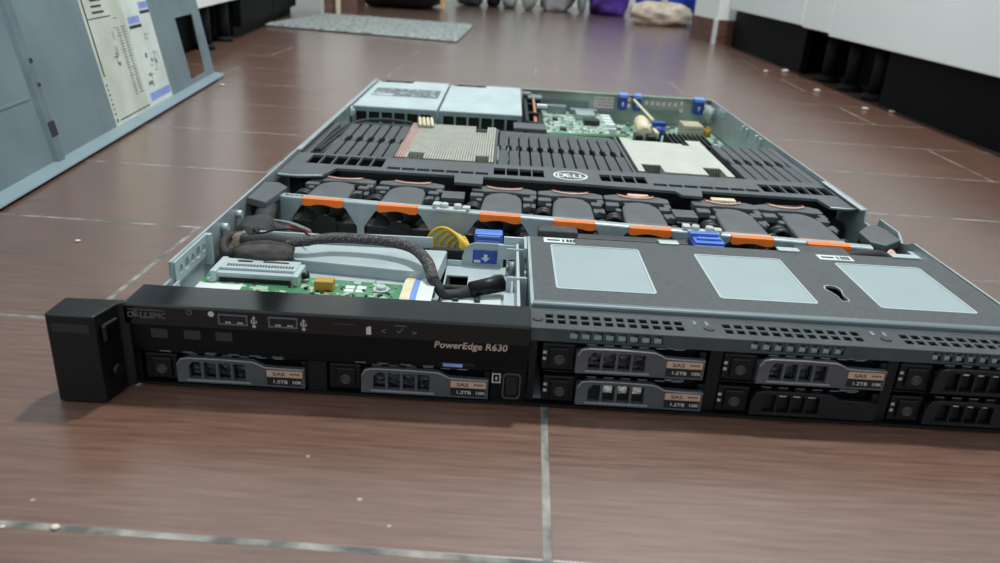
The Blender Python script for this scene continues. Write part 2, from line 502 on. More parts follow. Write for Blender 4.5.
# corner of the wall by the cabinets: white wall above brown skirting tiles
f = MB(); f.prism([(769, 2046), (1500, 2010), (1500, 2230), (743, 2230)], 68, 2500)
struct(f.build('wall_corner', wall_m))
f = MB()
f.prism([(772, 2038), (1500, 2001), (1500, 2008), (772, 2045)], 0, 68)
f.prism([(764, 2048), (770, 2048), (744, 2230), (738, 2230)], 0, 68)
struct(f.build('baseboard_corner', skirt_m))
f = MB(); f.box(760, 772, 2035, 2047, 0, 69, 1)
struct(f.build('trim_1', label_w))
# narrow wall end by the door mat
f = MB(); f.prism([(-411, 2215), (-330, 2330), (-330, 2480), (-900, 2480), (-900, 2215)], 66, 2500)
struct(f.build('wall_left', wall_m))
f = MB(); f.prism([(-408, 2209), (-323, 2328), (-323, 2480), (-329, 2480), (-329, 2332), (-411, 2216)], 0, 66)
struct(f.build('baseboard_left', skirt_m))
f = MB(); f.box(-414, -404, 2203, 2213, 0, 120, 1)
struct(f.build('trim_2', label_w))
f = MB(); f.prism([(-376, 2246), (-366, 2260), (-362, 2257), (-372, 2243)], 0, 66)
struct(f.build('trim_3', cream))

# ------------------------------------------------------------------ cabinets
def cabinet(name, label, y0, y1, z0, split):
    c = thing(name, label, 'cabinet', (860, (y0 + y1) / 2, 0), 'white cabinets along the wall')
    b = MB(); b.box(806, 1330, y0, y1, z0, 860, 1.5)
    b.build('carcass', cab_m, c)
    for (a, bb, zz) in split:
        d = MB(); d.box(786, 805, a, bb, zz, 850, 2)
        d.build('door', cab_m, c)
    k = MB(); k.box(900, 914, y0, y1, 0, z0)
    k.build('kick_board', dark_m, c)
    k = MB(); k.box(*((812, 826, y0, 1040, 0, z0 - .5) if y0 < 0 else (812, 826, 1440, y1, 0, z0 - .5)))
    k.build('kick_board', dark_m, c)
    for ly in ((1095, 1205, 1320) if y0 < 0 else ()):
        l = MB(); l.cyl((828, ly, 0), (828, ly, 12), 24, 20, 20); l.cyl((828, ly, 12), (828, ly, z0 - 8), 13, 13, 16); l.cyl((828, ly, z0 - 8), (828, ly, z0), 26, 26, 16)
        l.build('leg', leg_m, c)
    return c
cabinet('base_cabinet', 'white base cabinet standing next to the wall corner with brown skirting', 1412, 2010, 100, ((1413, 1985, 101),))
cabinet('base_cabinet', 'long white base cabinet with raised step in its lower edge beside the tiles', -300, 1408, 98, ((-298, 500, 93), (503, 1256, 93), (1259, 1407, 98)))

# left cabinet run, lies parallel to the leaning lid
eL = Vector((-0.0988, 0.9951, 0)); nL = Vector((0.9951, 0.0988, 0))
def run(t, w):          # t along the run, w in front (+) or behind (-) of the face
    p = Vector((-362, 900, 0)) + eL * t + nL * w
    return (p.x, p.y)
c = thing('base_cabinet', 'white base cabinet on a dark plinth behind the leaning metal cover', 'cabinet', (run(-200, -250)[0], run(-200, -250)[1], 0))
b = MB(); b.prism([run(-1150, -18), run(540, -18), run(540, -500), run(-1150, -500)], 81, 860, bev=1.5); b.build('carcass', cab_m, c)
for a, bb in ((-1150, -590), (-588, -30), (-28, 540)):
    b = MB(); b.prism([run(a, 0), run(bb, 0), run(bb, -17), run(a, -17)], 81, 850, bev=1); b.build('door', cab_m, c)
b = MB(); b.prism([run(-1150, -38), run(540, -38), run(540, -52), run(-1150, -52)], 0, 81); b.build('kick_board', dark_m, c)
for t in (60, 330, 480):
    b = MB(); q = run(t, -20); b.cyl((q[0], q[1], 0), (q[0], q[1], 81), 13, 13, 14); b.cyl((q[0], q[1], 0), (q[0], q[1], 10), 20, 17, 14); b.build('leg', leg_m, c)
c = thing('tall_black_cabinet', 'black cabinet with dark doors between the white cabinet and the door mat', 'cabinet', (run(900, -200)[0], run(900, -200)[1], 0))
b = MB(); b.prism([run(546, -14), run(1310, -14), run(1310, -380), run(546, -380)], 0, 900); b.build('carcass', dark_m, c)
for a, bb in ((548, 925), (929, 1308)):
    b = MB(); b.prism([run(a, 4), run(bb, 4), run(bb, -13), run(a, -13)], 24, 880, bev=1.5); d = b.build('door', dark_m, c)
    b = MB(); q = run(a + 40 if a > 800 else bb - 40, 12); b.cyl((q[0], q[1], 420), (q[0], q[1], 560), 5); b.build('handle', steel_d, d)

# door mat
m = MB()
outl = [(-452, 1755), (50, 1632), (150, 2080), (-352, 2203)]
outl = [(-455, 1748), (46, 1634), (64, 2122), (-400, 2196)]
m.prism(outl, 0, 3); m.mi = 1
# woolly top: a gridded sheet with a rough surface
t = bmesh.new(); nx, ny = 90, 60; g = []
for i in range(nx + 1):
    row = []
    for j in range(ny + 1):
        u, v = i / nx, j / ny
        a = Vector(outl[0]).lerp(Vector(outl[1]), u); b2 = Vector(outl[3]).lerp(Vector(outl[2]), u); p = a.lerp(b2, v)
        edge = min(u, 1 - u, v, 1 - v) < 0.004
        row.append(t.verts.new((p.x, p.y, 3 if edge else 8 + 2.5 * noise.noise(Vector((p.x * .06, p.y * .06, 0))) + random.uniform(-1, 1))))
    g.append(row)
for i in range(nx):
    for j in range(ny):
        t.faces.new((g[i][j], g[i + 1][j], g[i + 1][j + 1], g[i][j + 1]))
m._merge(t, True)
tag(m.build('door_mat', [mat_b, mat_m]), 'grey woven door mat lying on the brown floor tiles', 'mat')

# ------------------------------------------------------------------ bags along the back
def bagmat(name, c, rough=0.45, var=0.15):
    return mat(name, c, rough, 0, var, 14, bump=0.6, bscale=25)
def bag(label, x0, x1, y0, y1, h, m, seed, name='carrier_bag', amp=0.16, p=3.2, group='bags standing along the back wall', cat='bag'):
    b = MB(); cx, cy = (x0 + x1) / 2, (y0 + y1) / 2
    b.blob((cx, cy, h * 0.5), ((x1 - x0) / 2, (y1 - y0) / 2, h * 0.5), p, amp, 1.7, seed, 48, 32, 0)
    return tag(b.build(name, m), label, cat, group)
bag_black = bagmat('bag_black', (20, 22, 27), 0.5)
bag_white = bagmat('bag_white', (202, 212, 212), 0.4, 0.06)
bag_pink = bagmat('bag_greyish', (188, 184, 190), 0.45, 0.1)
bag_grey = bagmat('bag_grey', (96, 100, 106), 0.5, 0.2)
bag_navy = bagmat('bag_navy', (22, 27, 40), 0.5, 0.2)
bag_purple = bagmat('bag_purple', (106, 74, 180), 0.35, 0.2)
bag_blue = bagmat('bag_blue', (30, 66, 178), 0.35, 0.2)
sack_m = mat('pale_sack', (204, 188, 172), 0.7, 0, 0.12, 30, bump=0.8, bscale=45)
t = thing('duffel_bag', 'black soft bag with a yellow tag behind the door mat', 'bag', (-235, 2850, 0), 'bags standing along the back wall')
b = MB(); b.blob((-245, 2850, 115), (172, 180, 118), 3.4, 0.1, 1.7, 3, 48, 32, 0); b.build('bag_body', bag_black, t)
b = MB(); b.box(-88, -72, 2735, 2750, 6, 90, 3); b.build('tag', mat('yellow_tag', (224, 190, 110), 0.5), t)
bag('grey bag slumped behind the black bag with a yellow tag', -62, 58, 3110, 3330, 190, bag_grey, 5)
bag('dark navy bag squeezed between the grey bag and a white one', 66, 132, 3170, 3340, 210, bag_navy, 6)
bag('small flat white bag beside the dark navy bag', 136, 206, 3130, 3330, 240, bag_white, 7, p=4, amp=0.06)
bag('white plastic bag with a bulging rounded bottom', 210, 292, 3060, 3230, 230, bag_white, 8, p=2.2, amp=0.08)
bag('crumpled greyish pink plastic bag between two white bags', 300, 446, 3095, 3330, 240, bag_pink, 9, amp=0.2)
bag('narrow white bag standing against the purple bag', 452, 496, 3060, 3250, 260, bag_white, 10, p=2.4, amp=0.06)
bag('shiny purple plastic bag', 500, 672, 3040, 3300, 260, bag_purple, 11, amp=0.2)
bag('bright blue plastic bag behind the tied pale sack', 672, 920, 2850, 3060, 300, bag_blue, 12, amp=0.14)
t = thing('tied_sack', 'pale knotted sack lying in front of the blue bag', 'sack', (730, 2725, 0), 'bags standing along the back wall')
b = MB(); b.blob((728, 2722, 36), (112, 95, 46), 2.3, 0.16, 2.4, 21, 56, 34, 0); b.build('sack_body', sack_m, t)
b = MB(); b.tube([(736, 2715, 74), (738, 2712, 92), (730, 2716, 118), (740, 2712, 152)], [16, 9, 12, 20], 12); b.build('knot', sack_m, t)

# ------------------------------------------------------------------ leaning lid
lid = bpy.data.objects.new('server_cover', None); COL.objects.link(lid); lid['_o'] = (0, 0, 0)
tag(lid, 'large grey metal cover leaning on its edge with a paper service label', 'metal cover')
al = math.radians(10); up = Vector((0, 0, 1)) * math.cos(al) + Vector((-0.99511, -0.09878, 0)) * math.sin(al)
e = Vector((-0.09878, 0.99511, 0)); n = e.cross(up)
M = Matrix((e, up, n)).transposed().to_4x4(); M.translation = Vector((-201, 224, 0.3)) * S
lid.matrix_world = M
# local: x along the edge on the floor, y up the sheet, z out towards the server
b = MB()
b.prism([(-60, 8), (685, 8), (685, 434), (-60, 434)], -13.2, -12, holes=[[(563, 98), (647, 98), (636, 16), (565, 16)]])
b.build('sheet', lid_m, lid, local=True)
b = MB(); b.prism([(8.2, -13.2), (8.8, -12), (3.4, 0), (2.4, .2), (2.2, -.8), (7, -13.2)], -60, 692, 'x')
for x0 in (-55, 655): b.box(x0, x0 + 20, 0, 3, -3, -1)
b.build('side_flange', mat('lid_edge', (136, 157, 165), 0.4, 0.35, 0.03, 20), lid, local=True)
b = MB(); b.box(-60, 685, 432.6, 434, -12, 0); b.build('side_flange', lid_m, lid, local=True)
b = MB()
b.prism([(124, -12.2), (128, -9), (140, -9), (144, -12.2)], 4, 430, axis='y', M=Matrix.Identity(4))
b2 = b
bmesh.ops.transform(b.bm, verts=list(b.bm.verts), matrix=Matrix.Identity(4))
rib = b.build('stiffening_rib', lid_d, lid, local=True)
b = MB(); b.box(130, 142, 29, 42, -9, -8.6); b.box(136, 141, 92, 96, -9, -8.6); b.box(136, 141, 72, 75, -9, -8.6); b.build_split('slot', ink, rib, local=True)
b = MB(); b.box(20, 118, 64, 66.5, -12, -11.2, .3); b.build('pressed_line', lid_m, lid, local=True)
lab = MB(); lab.box(275, 471, 8.5, 330, -12, -11.7); lb = lab.build('service_label', label_c, lid, local=True)
b = MB(); b.box(382, 469, 10, 329, -11.7, -11.6); b.build('label_panel', label_p, lb, local=True)
b = MB(); b.box(281, 284, 60, 328, -11.7, -11.5); b.box(280, 283, 12, 16, -11.7, -11.5)
for i in range(7): b.box(279.5 + (i % 2), 283, 20 + i * 5, 22 + i * 5, -11.7, -11.5)
for i in range(6): b.box(300 + i, 331 - (i % 2) * 3, 121 + i * 6, 123.2 + i * 6, -11.7, -11.5)
b.box(281, 345, 116, 117, -11.7, -11.5)
b.box(290, 385, 12.5, 13.6, -11.7, -11.5)
b.box(390, 430, 98, 101.5, -11.55, -11.4); b.box(436, 470, 112, 115.5, -11.55, -11.4)
b.build_split('heading_bar', ink, lb, local=True)
b = MB()
rnd = random.Random(3)
for cx in (356, 371):
    for i in range(26):
        w = rnd.uniform(2, 6); y = 30 + i * 2.9
        b.box(cx - w, cx + w, y, y + 1.3, -11.7, -11.5)
for i in range(34):
    cx, cy = rnd.choice([(330, 70), (335, 88), (420, 70), (430, 50), (448, 60), (412, 36), (440, 88), (350, 105)])
    cx += rnd.uniform(-9, 9); cy += rnd.uniform(-9, 9)
    w, h = rnd.choice([(5, .5), (.6, 5), (3, 2), (2, .7)])
    b.box(cx - w, cx + w, cy - h, cy + h, -11.6, -11.45)
b.build('diagram', ink_g, lb, local=True)
b = MB(); b.box(391, 428, 103.5, 111, -11.55, -11.4); b.box(437, 470, 117.5, 125, -11.55, -11.4); b.box(394, 468, 15, 24, -11.55, -11.4)
b.build_split('blue_heading', ink_b, lb, local=True)

# ------------------------------------------------------------------ crumbs of grit on the tiles
def crumb(x, y, r, label, k):
    b = MB(); b.blob((x, y, r * .45), (r * 1.3, r, r * .5), 2.0, 0.3, 2.0, k, 10, 7, 0)
    tag(b.build('crumb', crumb_m), label, 'crumb', 'pale crumbs scattered on the tiles')
for k, (x, y, r, l) in enumerate((
    (-262, 470, 2.0, 'small white crumb on the tiles just below the cover label'), (-119, 176, 1.5, 'small white crumb on the tiles between the leaning cover and the server corner'),
    (-244, 827, 3, 'small white crumb beside the far end of the leaning cover'), (1010, 2000, 0, ''), (750, 1161, 5, 'small pale crumb at the end of the grout joint below the cabinet legs'),
    (784, 1447, 6, 'larger white crumb on the tiles below the cabinet with brown skirting'), (734, 1424, 4.5, 'pale crumb lying next to the larger white crumb'), (761, 974, 4.5, 'flat pale chip on the tiles below the long cabinet'), (800, 962, 4, 'single white crumb closest to the dark kick board of the long cabinet'),
    (16, -102, 1.3, 'white crumb stuck in the grout line in front of the server'), (-2, -103, .7, 'tiny white crumb beside a bigger one in the front grout line'))):
    if r: crumb(x, y, r, l, k)

# ================================================================== SERVER CHASSIS
ch = thing('server_chassis', 'open grey rack server chassis lying flat on the floor tiles', 'server', (217, 350, 0))
b = MB(); b.box(1.6, 432.4, 2, 700, 1, 2.2)
b.build('base_pan', steel_l, ch)
# side walls
b = MB()
b.prism([(12, 1), (700, 1), (700, 43), (46, 43), (46, 34), (12, 34)], 0, 1.5, 'x')
b.box(1.5, 4.2, 300, 700, 42, 43)
w = b.build('side_wall', steel, ch)
b = MB()                                     # inner bracket with pressed plate near the front, and rail studs
b.prism([(48, 30), (92, 30), (92, 42), (48, 42)], 1.5, 2.6, 'x', holes=[circ(55 + i * 8, 36, 2.4 + (i % 2), 14) for i in range(5)])
b.box(1.5, 5, 92, 95, 24, 42); b.prism([(12, 20), (46, 20), (46, 33), (12, 33)], 4, 5, 'x')
b.build('bracket', steel_l, w)
b = MB()
for y in (120, 146): b.cyl((1.5, y, 37), (5.5, y, 37), 2.6, 2.4, 14)
b.build_split('stud', steel_l, w)
b = MB()
for y in (520, 545): b.cyl((1.5, y, 34), (5, y, 34), 6, 6, 16); b.cyl((5, y, 34), (6.5, y, 34), 3, 3, 12)
b.build('hinge_plate', steel_l, w)
b = MB()
b.prism([(12, 1), (700, 1), (700, 43), (222, 43), (220, 34), (201, 34), (199, 43), (172, 43), (164, 38), (156, 40), (150, 43), (12, 43)], 432.5, 434, 'x')
w = b.build('side_wall', steel, ch)
b = MB()
for y0 in (520, 620, 470): b.box(429.5, 432.5, y0, y0 + 4, 33, 41, .4); b.box(429.5, 432.5, y0 + 14, y0 + 18, 35, 41, .4)
b.build_split('guide_tab', steel_l, w)
b = MB()
for y0 in (660, 676): b.cyl((426, y0, 20), (426, y0, 38), 4, 4, 14)
b.build_split('post', steel, w)
# narrow lips along the fan bay
b = MB(); b.box(429, 432.4, 22, 148, 37, 38); b.box(429, 432.4, 222, 300, 41.8, 42.8); b.build_split('side_lip', steel_l, ch)

# rear panel with vents
holes = []
for i in range(7):
    for j in range(4): holes.append((284 + i * 3.7, 286.6 + i * 3.7, 23.5 + j * 3.9, 26.2 + j * 3.9))
for i in range(6): holes.append((349 + i * 7.6, 353.6 + i * 7.6, 31, 36))
for i in range(2):
    holes.append((395 + i * 0.0, 399, 24 + i * 9, 29 + i * 9)); holes.append((426.5, 430.5, 24 + i * 8, 29 + i * 8))
    holes.append((327, 331, 26 + i * 8, 31 + i * 8))
holes.append((200, 276, 14, 30))
b = MB(); b.grid_plate(190, 432.5, 2.2, 43, 698.5, 700, holes, 'y'); b.box(190, 432.5, 692, 700, 42.2, 43)
rear = b.build('rear_panel', mat('rear_steel', (158, 170, 158), 0.5, 0.3, 0.1, 30), ch)
b = MB(); b.box(200, 276, 696, 698.4, 14, 31); b.build('slot_cover', steel_d, rear)
b = MB(); b.box(345, 396, 690, 698.4, 22, 25); b.box(282, 312, 690, 698.4, 20, 22); b.build_split('shelf_lip', steel_d, rear)
for x0, x1, yy in ((314, 325, 0), (334, 343, 0), (411, 424, 0)):
    b = MB(); b.box(x0, x1, 688, 697.5, 24, 40, 1.2); lt = b.build('touch_latch', blue_d, rear)
    b = MB(); b.box(x0 - 0.5, x1 + 0.5, 684, 701, 40, 44.6, 1.2); b.build('latch_top', blue_l, lt)
    b = MB(); cx = (x0 + x1) / 2; b.prism([(cx - 2, 32), (cx + 2, 32), (cx, 35)], 687.6, 687.9, 'y'); b.box(cx - .8, cx + .8, 687.6, 687.9, 29, 32); b.build('arrow_mark', label_w, lt)

# front: perforated drive bay trim above the six drives
hs = []
for g0 in (191.5, 275.5, 360):
    for i in range(12 if g0 < 300 else 12):
        x = g0 + i * 5.55
        hs.append((x, x + 3.7, 10.2, 14.2)); hs.append((x + 0.001, x + 3.701, 4.4, 8.4))
hs = [h for h in hs if h[1] < 430]
b = MB(); b.grid_plate(184.5, 433, 0.0, 22, 40, 41, hs)
vh = []
for g0 in (202.5, 286, 370):
    for i in range(8):
        x = g0 + i * 5.55
        if x + 4 < 431: vh.append((x, x + 4.2, 35.6, 40.2))
b.grid_plate(184.5, 433, 34.5, 41, -1.2, 0.0, vh, 'y')
grille = b.build('drive_bay_grille', mat('grille_grey', (66, 72, 75), 0.42, 0.3, 0.08, 80), ch)
for sx in (187.8, 268.3, 352):
    b = MB(); b.cyl((sx, 8.4, 41), (sx, 8.4, 41.6), 2.6, 2.3, 18); b.ring((sx, 8.4, 41.4), 1.2, .4, 'z', 14, 6)
    b.build('screw', ring_m, grille)
for sx in (257, 342):
    b = MB()
    for k, dx in enumerate((4.6, 10.4)): b.box(sx + dx, sx + dx + 1.5, 11.5, 15.5, 41, 41.3)
    b.build_split('slot_mark', steel_d, grille)
# bright pieces seen through the lower row of vents
b = MB()
for h in vh: b.box(h[0] + .3, h[1] - .3, 1.0, 1.8, 35.3, 37.6)
b.build_split('contact_strip', steel_l, grille)
for x0, x1 in ((184.8, 188), (268.2, 274.2), (351, 356), (432.8, 434)):
    b = MB(); b.box(x0, x1, -0.5, 95, 2.2, 34.5); b.build('bay_divider', black, ch)
b = MB(); b.box(2, 433, -3.2, 100, 1, 2.1); b.build('bay_floor', black, ch)
b = MB(); b.box(82, 90.6, -2.6, 90, 2.2, 17.8); b.build('bay_divider', black, ch)
b = MB(); b.box(186, 432, 3, 22, 34.6, 36); b.box(186, 432, 108, 110, 2.2, 40); b.box(168, 186, 20, 24, 2.2, 38); b.build_split('bay_back', black_m, ch)

# rack ears
def ear(sgn, name='rack_ear'):
    X = (lambda v: v) if sgn > 0 else (lambda v: 434 - v)
    pts = [(-26, -3), (-26, -20.5), (-25, -21.5), (-5.5, -21.5), (-4.5, -21), (-1.2, -6.5), (2, -4.2), (2, -2.5), (0, -2.2)]
    b = MB(); b.prism([(X(a), q) for a, q in pts], 0.6, 43.5, bev=0.7)
    ob = b.build(name, ear_m, ch)
    b = MB(); b.box(min(X(-23), X(-7)), max(X(-23), X(-7)), -21.8, -21.4, 35.5, 39.5, .1); b.build('inset_strip', mat('inset_grey', (30, 31, 34), .4), ob)
    # release button on the bevelled side
    ang = math.atan2(14, 3.3)
    Mx = Matrix.Translation((X(-2.2), -14.2, 34)) @ Matrix.Rotation(ang if sgn > 0 else PI - ang, 4, 'Z')
    b = MB(); b.box(-5, 5, -1.8, 1.2, -4, 4.5, 1.2, M=Mx); b.build('release_button', gloss, ob)
    b = MB(); b.cyl((X(-3.2), -13, 14), (X(.2), -14, 14), 3, 3, 18); b.build('thumb_screw', black, ob)
    return ob
ear(1); ear(-1)

# control panel
cp_out = [(-3, 16), (-4.6, 43), (16, 43)]
b = MB()
b.prism([(-5.2, 33.3), (-5.2, 42.0), (-4.9, 42.6), (-4.2, 43), (17, 43), (17, 41.5), (2, 41.5), (2, 33.3)], 0.5, 184, 'x')
panel = b.build('control_panel', gloss, ch)
b = MB(); b.box(0.5, 184, -3.6, 4, 20.2, 33.2, .4); b.box(167.5, 184, -3.6, 4, 2.2, 20.2, .3); b.box(0.5, 167.5, -2.4, 4, 18.0, 20.2)
b.box(0.5, 4.6, -3, 4, 2.2, 18)
b.build('lower_band', band_m, panel)
b = MB()
for x0 in (13.5, 24, 34.5, 45, 55, 65.5, 104, 114.5, 125, 135.5): 
    b.box(x0, x0 + 5, -2.75, -2.3, 18.3, 18.9)
b.build_split('air_slot', print_d, panel)
b = MB()
b.text('D', 3.9, FRONT(1.9, -5.25, 36.5), .1, .05, width=2.7); b.text('E', 3.9, FRONT(5.0, -5.25, 36.6) @ Matrix.Rotation(math.radians(20), 4, 'Z'), .1, .05, width=2.1)
b.text('LL', 3.9, FRONT(7.6, -5.25, 36.5), .1, .05, width=4.0); b.text('EMC', 3.9, FRONT(12, -5.25, 36.5), .1, 0, width=7)
b.box(2, 19, -5.35, -5.2, 40.3, 40.6)
b.build('maker_lettering', print_d, panel)
b = MB(); b.text('PowerEdge R630', 4.7, FRONT(140.5, -3.7, 29.2), .12, .05, shear=.12, width=33.5)
b.build('model_lettering', print_b, panel)
for x0 in (43, 65.6):
    b = MB(); b.prism([(x0, 35.4), (x0 + 13.2, 35.4), (x0 + 13.2, 40.6), (x0, 40.6)], -5.6, -5.0, 'y', holes=[[(x0 + .6, 36), (x0 + 12.6, 36), (x0 + 12.6, 40), (x0 + .6, 40)]])
    u = b.build('usb_port', print_d, panel)
    b = MB(); b.box(x0 + .6, x0 + 12.6, -5.3, -5.22, 36, 40); b.build('opening', black_m, u)
    b = MB()
    for q in (3.2, 4.6, 8.6, 10.0): b.box(x0 + q, x0 + q + .9, -5.5, -5.3, 36.2, 36.9)
    b.build_split('contact', print_w, u)
b = MB()      # usb tridents, power, info, card and arrow symbols
for x0 in (59, 81.5):
    b.box(x0 - .25, x0 + .25, -5.35, -5.2, 35.2, 39.4); b.cyl((x0, -5.35, 35.3), (x0, -5.2, 35.3), .8, .8, 12)
    b.box(x0 - 1.3, x0 - .9, -5.35, -5.2, 37.2, 38.6); b.box(x0 + .9, x0 + 1.3, -5.35, -5.2, 37.0, 38.2); b.box(x0 - 1.3, x0 + 1.3, -5.35, -5.2, 36.8, 37.1)
    b.prism([(x0 - .8, 39.2), (x0 + .8, 39.2), (x0, 40.3)], -5.35, -5.2, 'y')
b.cyl((39.9, -5.35, 40.2), (39.9, -5.2, 40.2), 1.35, 1.35, 18)
b.prism([(109.8, 34.6), (112, 34.6), (112, 38.6), (110.6, 38.6), (109.8, 37.8)], -5.35, -5.2, 'y')
b.build_split('port_symbols', print_w, panel)
b = MB(); b.ring((30, -5.25, 40.4), 1.1, .2, 'y', 18, 6)
b.text('<', 4.2, FRONT(116.4, -5.25, 35.2), .1); b.text('>', 4.2, FRONT(130.4, -5.25, 35.2), .1)
b.box(122.2, 128.2, -5.35, -5.2, 39.6, 39.9)
ck = Matrix.Translation((124.6, -5.25, 36.2))
b.box(-.2, .2, 0, .1, -.1, 1.6, M=ck @ Matrix.Rotation(math.radians(-40), 4, 'Y')); b.box(-.2, .2, 0, .1, -.1, 3, M=ck @ Matrix.Rotation(math.radians(40), 4, 'Y'))
b.build_split('menu_symbols', print_d, panel)
b = MB()
for x0 in (11, 26, 40.5): b.box(x0, x0 + 7.5, -3.75, -3.55, 26, 30.5, .05)
b.box(95, 105, -5.3, -5.15, 38.7, 39.2)
b.build_split('drive_symbols', print_vd, panel)
b = MB(); b.prism([(143.4, 17.6), (147.4, 17.6), (147.4, 22.6), (143.4, 22.6)], -3.8, -3.55, 'y', holes=[[(143.9, 18.1), (146.9, 18.1), (146.9, 22.1), (143.9, 22.1)]], M=Matrix.Translation((24.6, 0, -5.2)))
b.box(169.6, 170.4, -3.8, -3.55, 14, 15.6); b.build('display_symbol', print_w, panel)
b = MB(); b.prism(rrect(173, 181.5, 4.6, 18, 2), -4.6, -3.5, 'y', holes=[rrect(173.7, 180.8, 5.3, 17.3, 1.5)])
vg = b.build('display_port', ring_m, panel)
b = MB(); b.box(174.6, 179.9, -4.2, -3.6, 6.2, 16.4, .2); b.build('socket', black_m, vg)
# front lip of the panel bay
b = MB(); b.box(1.6, 184, 5, 24, 18, 18.8); b.box(1.6, 136, 24, 95, 17.4, 18.2); b.build('panel_shelf', steel_l, ch)

# ================================================================== DRIVES
def make_drive(hm, withlabel, loc, label, screen=0):
    x, y, z = loc
    t = thing('hard_drive', label, 'hard drive', loc, 'hot-swap hard drives along the front')
    def B(): return MB()
    def fin(m, name, mm, par=t):
        bmesh.ops.translate(m.bm, verts=list(m.bm.verts), vec=Vector(loc)); return m.build(name, mm, par)
    b = B(); b.box(0, 76, 3, 100, 0, 14.4, .4); b.box(0, 15, -1.5, 3, .6, 14, .6); b.box(0, 76, 0, 3, 0, 1.2, .2); b.box(72.8, 76, -1, 3, 0, 13.6, .4)
    for i in range(6): b.box(20 + i * 8, 25 + i * 8, -1.2, 1, 14.1, 14.9)
    body = fin(b, 'carrier_body', black)
    b = B()
    for i in range(6): b.box(20.3 + i * 8, 24.7 + i * 8, -1.45, -1.2, 14.3, 14.7)
    b.box(57, 66, -1, 2, 14.4, 15.2, .2)
    bmesh.ops.translate(b.bm, verts=list(b.bm.verts), vec=Vector(loc)); b.build_split('light_guide', steel_d, body)
    b = B(); b.box(3.4, 12.6, -2.8, -1.4, 2.2, 12.4, .7); rb = fin(b, 'release_button', black)
    b = B(); b.ring((8, -2.9, 6.6), 2.1, .42, 'y', 20, 6); b.cyl((8, -3.0, 6.6), (8, -2.7, 6.6), 1.5, 1.5, 16); fin(b, 'button_ring', ring_m, rb)
    b = B(); b.box(.4, 2.0, -1.8, -1.4, 8.8, 10.2); b.box(.4, 2.0, -1.8, -1.4, 5.6, 7.0)
    bmesh.ops.translate(b.bm, verts=list(b.bm.verts), vec=Vector(loc)); b.build_split('status_light', led_m if loc[0] > 100 else handle_b, t)
    holes = [[(21.2 + i * 6.9, 3.2), (26.9 + i * 6.9, 3.2), (26.9 + i * 6.9, 12.0), (21.2 + i * 6.9, 12.0)] for i in range(4)]
    holes[0][3:] = [(23.2, 12.0), (21.2, 9.6)]
    b = B()
    b.prism([(15.6, 1.0), (75, 1.0), (75, 10.9), (56.5, 11.3), (51, 13.9), (21.5, 14.1), (17.5, 12.4), (15.6, 10.8)], -4.2, -1.6, 'y', holes=holes)
    b.box(15.6, 18.5, -1.7, 3, 1, 10.5)
    # raised rim round the grip and its lower lip
    h = fin(b, 'handle', hm); b = B()
    b.tube([(75, -4.2, 10.7), (56.5, -4.3, 11.1), (51, -4.4, 13.6), (21.5, -4.4, 13.8), (17.4, -4.4, 12.2), (16.1, -4.4, 9.6)], .45, 6, 2)
    b.box(20, 50, -4.9, -4.1, 1.9, 2.9, .25)
    fin(b, 'grip_rim', rim_m if withlabel else hm, h)
    b = B()
    for i in range(4): b.box(20.6 + i * 6.9, 27.2 + i * 6.9, -0.8, -.2, 2.8, 12.4)
    vsn = fin(b, 'vent_screen', (screen_m, black_m, black_m)[screen])
    if screen == 2:
        b = B()
        for i in range(1, 4): b.box(21.6 + i * 6.9, 26.2 + i * 6.9, -1.3, -.8, 6.5 if withlabel else 9.6, 11.4, .3)
        fin(b, 'foil_glint', foil_b, vsn)
    if withlabel:
        b = B(); b.box(57.5, 74, -4.35, -4.2, 6.4, 9.9); lb = fin(b, 'label', tan)
        b = B(); b.box(57.5, 74, -4.35, -4.2, 2.0, 6.4); fin(b, 'capacity_field', black_m, lb)
        b = B(); b.text('SAS', 2.5, FRONT(60.2, -4.38, 7.2), .06, .05, width=5.6)
        for i in range(4): b.box(68.4 + i * 1.2, 69.2 + i * 1.2, -4.4, -4.3, 7.8, 8.7)
        fin(b, 'type_lettering', ink, lb)
        b = B(); b.text('1.2TB', 2.3, FRONT(60.0, -4.38, 3.2), .06, .04, width=6.6); b.text('10K', 2.3, FRONT(69.0, -4.38, 3.2), .06, .04, width=4.4)
        fin(b, 'capacity_lettering', print_w, lb)
    return t
zl, zu = 2.6, 19.4
def move(o, x, z): o.location = Vector((x, 0, z)) * S
d1 = make_drive(handle_m, True, (5.5, 0, zl), 'hard drive with grey latch under the faint drive icons beside the rack ear')
def drive(src, x, z, label):
    o = copy_tree(src); move(o, x, z); o['label'] = label; return o
drive(d1, 91.4, zl, 'hard drive with grey latch next to the display socket and blue pull tag')
d3 = make_drive(handle_m, True, (190.5, 0, zu), 'upper labelled hard drive of the stacked pair under the first perforated strip', 0)
make_drive(handle_m, True, (192, 0, zl), 'lower labelled hard drive of the stacked pair with bright foil in its vents', 2)
drive(d3, 274.6, zu, 'hard drive with grey latch stacked above an unlabelled black one')
d2 = make_drive(handle_b, False, (274.5, 0, zl), 'unlabelled black hard drive underneath a labelled one with grey latch', 2)
drive(d2, 356.6, zu, 'upper unlabelled black hard drive in the outermost bay with shiny latch edge')
drive(d2, 356.6, zl, 'lower unlabelled black hard drive at the bottom of the outermost bay')
b = MB(); b.box(143, 160, -3.9, -1, 19.4, 21.6, .4); tgm = b.build('pull_tag', black)
tag(tgm, 'small pull-out tab with blue print under the model lettering', 'tab')
b = MB(); b.box(145, 154, -4.05, -3.85, 19.7, 21.3); b.build('print', ink_b, tgm)

